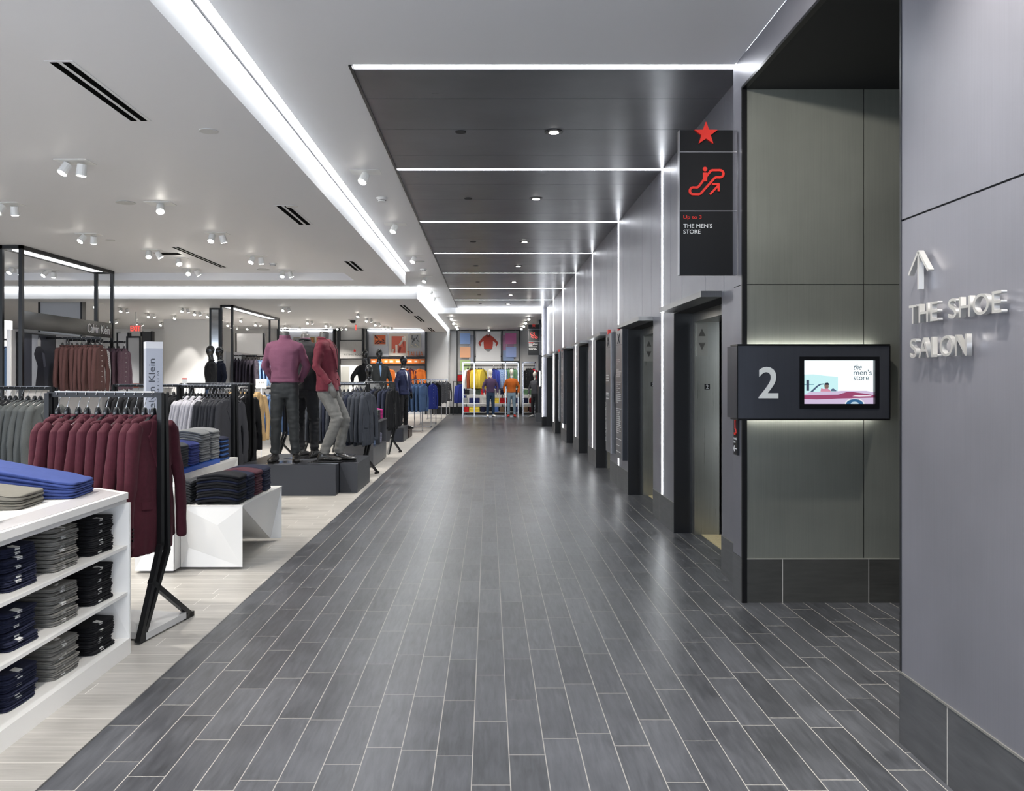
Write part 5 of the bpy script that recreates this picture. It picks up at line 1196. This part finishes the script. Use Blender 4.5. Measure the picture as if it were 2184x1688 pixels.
# round-lit white wall block, framed mirrors and partitions
Wb = MB().box(PX(349, 31), PX(447, 31), 31, 32.5, 0, ZT); struct('wall_block', Wb, M_wallw)
spot((PX(396, 30), 30.2, ZT-.1), (PX(396, 31), 31, 1.6), 70, 42, .6)
for (x0, x1, Y, z1, l) in ((447, 470, 26, ZT, 'tall black framed mirror beside the white wall block'), (270, 301, 27, 2.9, 'black framed pale panel behind the lettered column')):
    t = thing('standing_mirror', l, 'mirror', (PX(x0, Y), Y, 0)); w_ = PX(x1, Y)-PX(x0, Y); m = .05
    part('glass', MB().box(m, w_-m, 0, .02, .1, z1-m), plain('mirror_glass', '#c9cccf', .06, .95) if x0 == 447 else plain('pale_lacquer', '#bfc0c4', .35), t)
    part('frame', MB().box(0, m, -.03, .04, 0, z1).box(w_-m, w_, -.03, .04, 0, z1).box(m, w_-m, -.03, .04, z1-m, z1).box(m, w_-m, -.03, .04, 0, .1), M_black, t)
def partition(px0, px1, Y, z0, z1, c, l, name='partition_panel', d=.2):
    t = thing(name, l, 'partition', (PX(px0, Y), Y, 0)); w_ = PX(px1, Y)-PX(px0, Y)
    part('panel', MB().box(0, w_, 0, d, z0, z1), plain('partition_'+c.strip('#'), c, .5), t); part('edge', MB().box(-.05, 0, -.02, d, 0, z1+.02), M_black, t); part('edge', MB().box(w_, w_+.05, -.02, d, 0, z1+.02), M_black, t)
partition(86, 172, 23.0, 2.0, 3.68, '#b4b6bb', 'grey panel between two black posts seen above the name board')
partition(252, 272, 29, 0, 3.1, '#c6c7cb', 'narrow pale partition behind the mauve shirts'); partition(303, 322, 30, 0, 3.2, '#3b3c40', 'dark partition behind the lettered column')
partition(505, 560, 35, 0, 3.4, '#dcdde0', 'bright white partition left of the pink sweater mannequin')
t = thing('cash_desk', 'long white counter with goods behind the shirt racks', 'counter', (PX(275, 24), 24, 0)); part('body', MB().box(0, .98, 0, .6, 0, 1.26), M_lac, t); part('counter_top', MB().box(-.03, 1.01, -.03, .63, 1.26, 1.30), M_panelw, t)
for k, (x, c, cw) in enumerate(((.12, '#b8502f', 'orange'), (.34, '#7a6656', 'brown'), (.60, '#c9c9c6', 'white'))):
    solo('gift_box', MB().box(-.09, .09, -.08, .08, 0, .12), plain('box_'+cw, c, .6), cw+' box on the long white counter', 'box', loc=(PX(275, 24)+x, 24.2, 1.301))
# price sign on the rack
t = thing('price_sign', 'small white price card with red band on the rack behind the sweaters', 'price sign', (PX(395, 10.3), 10.28, ZR+.028)); part('card', MB().box(-.03, .03, 0, .002, .01, .075), M_tagp, t); part('red_band', MB().box(-.03, .03, -.001, 0, .06, .075), M_red, t); part('holder', MB().box(-.01, .01, 0, .003, 0, .012), M_chrome, t)
t = thing('price_sign', 'white price card standing behind the tan blazers', 'price sign', (PX(557, 15.9), 15.9, 1.33)); part('card', MB().box(-.10, .10, 0, .003, .05, .23), M_tagp, t); text('price', '9.99', frame((-.05, -.001, .14), (1, 0, 0), (0, 0, 1)), .10, .04, M_btn, t, ext=.001); part('holder', MB().box(-.01, .01, 0, .006, -1.33, .06).box(-.12, .12, -.1, .1, -1.33, -1.31), M_chrome, t)
# exit signs
def exit_sign(px, py, Y, l, w_=.36, h=.23):
    x = PX(px, Y); z = PZ(py, Y); t = thing('exit_sign', l, 'exit sign', (x, Y, z))
    part('housing', MB().box(-w_/2, w_/2, 0, .05, -h/2, h/2), plain('exit_plate', '#c9b6b4', .4), t)
    text('wording', 'EXIT', frame((-w_*.44, -.004, -h*.36), (1, 0, 0), (0, 0, 1)), w_*.88, h*.72, emit('exit_red', (1, .06, .04), 1.3), t, ext=.003)
    part('stem', MB().box(-.015, .015, .01, .03, h/2, ZT-z-.002), M_fit, t)
exit_sign(289, 701, 27.5, 'red EXIT sign above the long white counter'); exit_sign(2, 705, 27, 'red EXIT sign cut by the left photo edge')
exit_sign(759, 699, 30, 'small red EXIT sign seen edge-on near the fitting room', .05, .23)
# ---------------- back wall niches at Y 37.1
YB = 37.1
def niche(px0, px1, ztop, l):
    x0, x1 = PX(px0, YB), PX(px1, YB); t = thing('wall_niche', l, 'wall display', ((x0+x1)/2, YB, 0)); c = (x0+x1)/2; w_ = (x1-x0)/2
    part('back_panel', MB().box(-w_, w_, -.10, -.02, 0, ztop), plain('niche_grey', '#b9bcc4', .5), t)
    part('frame_post', MB().box(-w_-.07, -w_, -.5, -.02, 0, ztop), M_black, t); part('frame_post', MB().box(w_, w_+.07, -.5, -.02, 0, ztop), M_black, t)
    part('shelf', MB().box(-w_, w_, -.42, -.10, PZ(763, YB)-.02, PZ(761, YB)), M_black, t); part('shelf', MB().box(-w_, w_, -.42, -.10, PZ(779, YB), PZ(776, YB)), M_black, t)
    part('light_slot', MB().box(-w_, w_, -.14, -.11, ztop-.05, ztop-.01), M_lit, t)
    return t
niche(787, 908, 3.68, 'grey wall niche with framed pictures and orange boxes at the back'); niche(600, 714, 3.68, 'second grey wall niche with framed pictures behind the headless mannequins')
def picture(px0, px1, py0, py1, l, fc, cols, seed):
    Y = YB-.12; x0, x1, z0, z1 = PX(px0, Y), PX(px1, Y), PZ(py1, Y), PZ(py0, Y); w_, h = x1-x0, z1-z0; m = min(w_, h)*.14
    t = thing('framed_picture', l, 'picture', (x0, Y, z0)); part('frame', MB().box(0, w_, -.03, 0, 0, m).box(0, w_, -.03, 0, h-m, h).box(0, m, -.03, 0, m, h-m).box(w_-m, w_, -.03, 0, m, h-m), plain('frame_'+fc.strip('#'), fc, .4, .3), t)
    cv = part('canvas', MB().box(m, w_-m, -.012, 0, m, h-m), plain('canvas_'+cols[0].strip('#'), cols[0], .6), t)
    rr = random.Random(seed)
    for k in range(7):
        cx, cz = rr.uniform(m*1.3, w_-m*1.3), rr.uniform(m*1.3, h-m*1.3); a = rr.uniform(0, 3.1); L = rr.uniform(.1, .28)*w_; q = rr.uniform(.02, .07)*w_
        pts = []
        for (u_, v_) in ((-L, -q), (L, -q), (L, q), (-L, q)): pts.append((min(w_-m, max(m, cx+u_*math.cos(a)-v_*math.sin(a))), -.0135-.0006*k, min(h-m, max(m, cz+u_*math.sin(a)+v_*math.cos(a)))))
        part('brush_shape', MB().quad(*pts), plain('paint', cols[1+k % (len(cols)-1)], .6), cv)
picture(794.7, 826.3, 711.6, 738.6, 'small silver framed orange and dark picture, left of three', '#a8a8a6', ['#b5552c', '#2a1a1c', '#d98a4a', '#3a2224'], 1)
picture(829.4, 871, 711.6, 759.4, 'large framed salmon abstract picture, middle of three', '#b3aca2', ['#c4604e', '#d9cfc6', '#c4bab0', '#8e3a34'], 2)
picture(873.8, 898, 711.6, 743, 'narrow grey landscape picture, right of three', '#9c9a94', ['#8a8d90', '#3a3d40', '#c9b69a', '#55585a'], 3)
picture(652.7, 671.3, 719.6, 751.8, 'gold framed picture between two headless mannequins', '#7a6a3e', ['#b0663a', '#d9b23c', '#57453a'], 4)
picture(674, 688, 719.6, 744, 'small orange picture left of the burgundy blazer mannequin', '#b89a84', ['#c4704a', '#7a3a2a', '#d9a078'], 5)
picture(626, 640, 720, 750, 'framed picture just right of the pink sweater neck', '#8a8478', ['#8e9094', '#3c3e42', '#b5552c'], 6)
t = thing('brand_lettering', 'orange TALLIA letters on the upper black shelf', 'sign', (PX(868.5, YB-.3), YB-.3, PZ(761, YB)+.001))
x = 0; M_orl = plain('letter_orange', '#c9661c', .5)
for ch, wd in zip('TALLIA', (.105, .125, .085, .085, .028, .125)): text('letter', ch, frame((x, 0, 0), (1, 0, 0), (0, 0, 1)), wd, .215, M_orl, t, ext=.02); x += wd+.026
M_bxo = plain('box_orange', '#c8691f', .5); M_bxw = plain('box_label', '#c9c6bd', .6)
for k in range(9):
    x = PX(791, YB-.3)+.262*k; t = thing('storage_box', 'orange storage box on the niche shelf, %s from the left' % ordinal(k), 'box', (x, YB-.28, PZ(776, YB)+.001), 0, 'orange boxes in the niche')
    part('box', MB().box(0, .25, -.12, .14, 0, .19), M_bxo, t); part('label_patch', MB().box(.04+.02*(k % 3), .20-.02*(k % 2), -.123, -.12, .05, .12), M_bxw, t)
for k in range(2):
    x = PX(668, YB-.3)+.27*k; t = thing('storage_box', 'orange storage box behind the dark suit mannequin, %s' % ('left one', 'right one')[k], 'box', (x, YB-.28, PZ(776, YB)+.001), 0, 'orange boxes in the second niche')
    part('box', MB().box(0, .25, -.12, .14, 0, .19), M_bxo, t); part('label_patch', MB().box(.05, .2, -.123, -.12, .05, .12), M_bxw, t)
oj = bld('jacket', M_org, (71,), length=.85, soft=1); rj = bld('jacket', M_burg, (72,), length=.85)
def face_out(pr, px, Y, z, l, hl, rz=0, grp=None):
    g = pr if not pr.get('used') else dup(pr); pr['used'] = 1; g.location = (PX(px, Y), Y, z); g.rotation_euler = (0, 0, rz); g['label'] = l; g['group'] = grp or 'garments facing out at the back'
    dup(HP, (PX(px, Y), Y, z), rz, hl, 'hangers at the back wall')
for k, (px, pr, c, rz) in enumerate(((829, oj[0], 'orange knit hanging face out under the orange boxes, left one', .1), (868, oj[0], 'orange knit hanging behind the navy blazer mannequin', 0), (876, rj[0], 'burgundy jacket hanging between the orange knits', .1), (895, oj[0], 'orange knit hanging under the orange boxes, right one', -.1))):
    face_out(pr, px, YB-.62, PZ(781, YB), c, 'hanger of the '+c.split(' hanging')[0]+' at the back niche, number %s from left' % ordinal(k), rz)
for (p0, p1, l) in ((790, 907, 'black rail under the orange boxes'),): solo('wall_rail', MB().bar([(PX(p0, YB-.62), YB-.62, PZ(781, YB)), (PX(p1, YB-.62), YB-.62, PZ(781, YB))], .02), M_black, l, 'garment rail')
# fitting room sign
t = thing('fitting_room_sign', 'framed glass panel reading FITTING ROOM with a red star', 'sign', (PX(723, YB-.3), YB-.3, PZ(767, YB-.3))); w_, h = PX(775, 36.8)-PX(723, 36.8), PZ(724.7, 36.8)-PZ(766.3, 36.8)
part('frame', MB().box(0, w_, 0, .05, 0, .04).box(0, w_, 0, .05, h-.04, h).box(0, .04, 0, .05, 0, h).box(w_-.04, w_, 0, .05, 0, h), M_black, t); part('panel', MB().box(.04, w_-.04, .01, .03, .04, h-.04), plain('fit_panel', '#8f8d8b', .3, nscale=4, namt=.25, stretch=(14, 1, 1)), t)
text('wording', 'FITTING ROOM', frame((.22, .006, .17), (1, 0, 0), (0, 0, 1)), .80, .075, M_btn, t, ext=.003)
s = star(.09, -.01); s.xf(Matrix.Translation((.68, .008, .38))); part('star', s, M_red, t)
struct('door_8', MB().box(PX(728, YB), PX(745, YB), YB-.03, YB, 0, PZ(782, YB)), plain('door_grey', '#a9a9a4', .5)); struct('trim_9', MB().box(PX(722, YB), PX(727, YB), YB-.34, YB-.02, 0, ZT).box(PX(774, YB), PX(777, YB), YB-.34, YB-.02, 0, ZT), M_black)

# ---------------- coloured display at the very back
YD = 37.45
t = thing('display_grid', 'tall black frame grid on the far back wall', 'wall display', (PX(975, YD), YD, 0)); X0 = PX(975, YD)
def gx(px): return PX(px, YD)-X0
for px in (975, 1011.3, 1071, 1107.5): part('upright', MB().box(gx(px)-.025, gx(px)+.025, -.05, 0, 0, PZ(704, YD)), M_black, t)
for (a, b, py) in ((975, 1107.5, 705), (1011.3, 1071, 761), (1071, 1107.5, 771), (975, 992, 800), (975, 992, 815)): part('crossbar', MB().box(gx(a)+.025, gx(b)-.025, -.05, 0, PZ(py, YD)-.025, PZ(py, YD)+.025), M_black, t)
def banner(px0, px1, py0, py1, c, l, dy=.14, a=1):
    Y = YD-dy; t = thing('colour_banner', l, 'banner', (PX(px0, Y), Y, PZ(py1, Y)), 0); w_ = PX(px1, Y)-PX(px0, Y); h = PZ(py0, Y)-PZ(py1, Y)
    m = plain('banner_'+c.strip('#'), c, .35)
    if a < 1: m.node_tree.nodes['Principled BSDF'].inputs['Alpha'].default_value = a
    part('sheet', MB().box(0, w_, 0, .004, 0, h), m, t)
    for x in (.02, w_-.04): part('cord', MB().box(x, x+.01, 0, .004, h, h+.12), M_txt, t)
banner(981, 1003, 711, 734, '#7d9cd0', 'light blue square banner hanging at upper left'); banner(981, 1003.5, 740, 763, '#d99a6a', 'orange square banner under the light blue one'); banner(981, 1003.5, 768, 791, '#9cb578', 'green square banner, lowest at left')
banner(1078, 1101, 711, 734, '#c25c9c', 'pink square banner hanging at upper right'); banner(1079, 1101, 740, 762, '#7e95cf', 'light blue square banner under the pink one')
banner(1072.5, 1096, 715, 748, '#c98ab8', 'pale pink see-through banner behind the pink square', .08, .45); banner(1073, 1096, 748, 770, '#8aa8d6', 'pale blue see-through banner at lower right', .08, .45); banner(1000, 1010, 715, 775, '#aeb6cc', 'pale grey see-through banner at left', .08, .4)
Y = YD-.06; t = thing('poster', 'white poster of a headless red sweater with hands on hips', 'poster', (PX(1015, Y), Y, PZ(771, Y))); w_ = PX(1068, Y)-PX(1015, Y); h = PZ(708, Y)-PZ(771, Y)
part('sheet', MB().box(0, w_, 0, .01, 0, h), plain('poster_white', '#cfd0d2', .5), t)
def fp(n, pts, c, k): part(n, MB().quad(*[(u_*w_, -.001*k, v*h) for u_, v in pts]), plain('print_'+n, c, .6), t)
fp('arm', [(.30, .83), (.16, .70), (.09, .62), (.17, .50), (.22, .53), (.19, .62), (.33, .70)], '#a8382a', 1); fp('arm', [(.68, .83), (.84, .70), (.91, .62), (.83, .50), (.78, .53), (.81, .62), (.65, .70)], '#a8382a', 1)
fp('body', [(.30, .84), (.42, .88), (.56, .88), (.68, .84), (.69, .60), (.66, .42), (.33, .42), (.31, .60)], '#b03c2c', 2); fp('shirt_tail', [(.34, .42), (.65, .42), (.58, .35), (.50, .32), (.42, .35)], '#7b7d80', 1); fp('collar', [(.40, .87), (.44, .95), (.50, .86), (.57, .95), (.60, .87), (.5, .80)], '#7e2a20', 3); fp('cuff', [(.17, .50), (.30, .43), (.32, .47), (.21, .54)], '#d9d9d9', 3); fp('cuff', [(.83, .50), (.69, .43), (.67, .47), (.79, .54)], '#d9d9d9', 3)
# chrome racks with white shelves
def chrome_rack(px0, px1, ups, l, Y=34.6, ztop=2.22):
    X0 = PX(px0, Y); t = thing('shelf_rack', l, 'display rack', (X0, Y, 0)); w_ = PX(px1, Y)-X0
    for px in ups:
        x = PX(px, Y)-X0
        for y in (0, .55): part('upright', MB().box(x-.02, x+.02, y-.02, y+.02, 0, ztop), M_chrome, t)
    for y in (0, .55): part('top_rail', MB().box(0, w_, y-.02, y+.02, ztop-.04, ztop), M_chrome, t)
    part('hanging_rail', MB().box(0, w_, .26, .29, ztop-.17, ztop-.14), M_black, t)
    for z in (.887, .537, .187): part('shelf', MB().box(0.0, w_, -.01, .55, z-.025, z), M_shelfw, t)
    part('foot_bar', MB().box(0, w_, .26, .29, 0, .03), M_chrome, t)
    return X0, w_
chrome_rack(987.3, 1106, (987.3, 1011.5, 1078, 1105), 'wide chrome rack of colourful knitwear with white shelves'); chrome_rack(1115, 1143, (1115.5, 1142), 'narrow chrome rack of shirts right of the wide one')
wsh = bld('sweater', M_wht, (81,), length=.92, soft=1); rs = bld('sweater', M_rust, (82,), length=.92); ye = bld('sweater', M_yel, (83,), length=.95); ro = bld('shirt', M_royal, (84,), length=.9); ds = bld('shirt', M_dstr, (85,), length=.95); gn = bld('sweater', M_grn, (86,), length=.9); rd = bld('sweater', M_redf, (87,), length=.9); bp_ = bld('shirt', M_blk, (88,), length=.92)
ZH = 2.22-.155; Yh = 34.6+.275
hang = [(wsh[0], 'white', 997), (wsh[0], 'white', 999), (rs[0], 'rust brown', 1004), (rs[0], 'rust brown', 1007)]+[(ye[0], 'yellow', 1011+3.2*i) for i in range(7)]+[(ro[0], 'royal blue', 1052+3*i) for i in range(3)]+[(ds[0], 'blue striped', 1061+3.2*i) for i in range(5)]+[(gn[0], 'green', 1078+3.4*i) for i in range(7)]
cnt = {}
for pr, c, px in hang:
    cnt[c] = cnt.get(c, 0); k = cnt[c]; cnt[c] += 1
    face_out(pr, px, Yh, ZH, '%s garment on the wide chrome rack, %s %s one from the left' % (c, ordinal(k), c), 'hanger of the %s %s garment on the wide chrome rack' % (ordinal(k), c), 1.05 if px < 1050 else -1.05, 'garments on the wide chrome rack')
for k, (pr, c, px) in enumerate(((bp_[0], 'black', 1124), (bp_[0], 'black', 1128), (bp_[0], 'black', 1132), (rd[0], 'red', 1137), (rd[0], 'red', 1140))):
    face_out(pr, px, Yh, ZH, '%s garment on the narrow chrome rack, %s from the left' % (c, ordinal(k)), 'hanger on the narrow chrome rack, %s from the left' % ordinal(k), -1.1, 'garments on the narrow chrome rack')
# folded knitwear on the white shelves
pal = {'white': '#c9c9c6', 'grey': '#8b8d8f', 'dark green': '#3a463c', 'red': '#b01e22', 'black': '#1c1c20', 'navy': '#232a5a', 'yellow': '#d9c24a', 'light blue': '#5f7fc4', 'brown': '#6e5b4a', 'green': '#5c7d5e', 'burgundy': '#5e2730', 'dark navy': '#191d38'}
FM = {k: fabric('fold_'+k.replace(' ', '_'), v, .9, .1) for k, v in pal.items()}
rows = [(.888, 'upper white shelf', ((996, 'black'), (1007, 'grey'), (1020, 'dark green'), (1031, 'red'), (1060, 'grey'), (1072, 'dark navy'), (1100, 'black'))),
        (.538, 'middle white shelf', ((993, 'grey'), (1006, 'navy'), (1018, 'navy'), (1033, 'white'), (1059, 'yellow'), (1071, 'red'), (1081, 'red'), (1102, 'navy'))),
        (.188, 'lowest white shelf', ((995, 'red'), (1006, 'yellow'), (1018, 'yellow'), (1030, 'dark navy'), (1058, 'light blue'), (1071, 'brown'), (1081, 'black'), (1100, 'navy')))]
for z, sh, cols in rows:
    for k, (px, c) in enumerate(cols):
        stack('folded_knit', FM[c], c, 'on the %s, %s pile' % (sh, ordinal(k)), 'folded knitwear on the wide chrome rack', PX(px, 34.8), 34.62, z, 7, .20, .30, .030, -math.pi/2, 1, cat='folded knitwear')
for z, sh, cols in ((.888, 'upper shelf', ((1121, 'green'), (1133, 'green'))), (.538, 'middle shelf', ((1121, 'dark navy'), (1134, 'red'))), (.188, 'lowest shelf', ((1121, 'brown'), (1134, 'burgundy')))):
    for k, (px, c) in enumerate(cols):
        stack('folded_knit', FM[c], c, 'narrow rack, %s, %s pile' % (sh, ('left', 'right')[k]), 'folded knitwear on the narrow chrome rack', PX(px, 34.8), 34.62, z, 7, .21, .30, .030, -math.pi/2, 1, cat='folded knitwear')
# blue jackets hanging left of the wide rack, red fabric above
bj = bld('jacket', M_royal, (91,), length=.9)
for k in range(3): face_out(bj[0], 978+3*k, 36.4, 1.42, 'royal blue jacket left of the wide chrome rack, %s from the left' % ordinal(k), 'hanger of the %s royal blue jacket at far left' % ordinal(k), 1.0, 'royal blue jackets')
t = thing('garment_stand', 'low stand of royal blue jackets left of the wide chrome rack', 'clothes stand', (PX(981, 36.4), 36.4, 0)); part('rail', MB().bar([(-.3, 0, 1.42), (.3, 0, 1.42)], .02), M_black, t); part('post', MB().bar([(-.28, 0, 0), (-.28, 0, 1.42)], .03), M_black, t); part('post', MB().bar([(.28, 0, 0), (.28, 0, 1.42)], .03), M_black, t); part('foot', MB().bar([(-.3, -.2, .015), (-.3, .2, .015)], .03), M_black, t)

stack('folded_knit', FM['red'], 'bright red', 'on the left crossbar of the grid', 'red knits on the grid', PX(982, YD), YD-.32, PZ(815, YD)+.026, 5, .24, .28, .055, -math.pi/2, 1, cat='folded knitwear')
solo('grid_shelf', MB().box(PX(976, YD), PX(991, YD), YD-.36, YD-.052, PZ(815, YD)+.0, PZ(815, YD)+.025), M_black, 'small black shelf under the red knits', 'shelf')
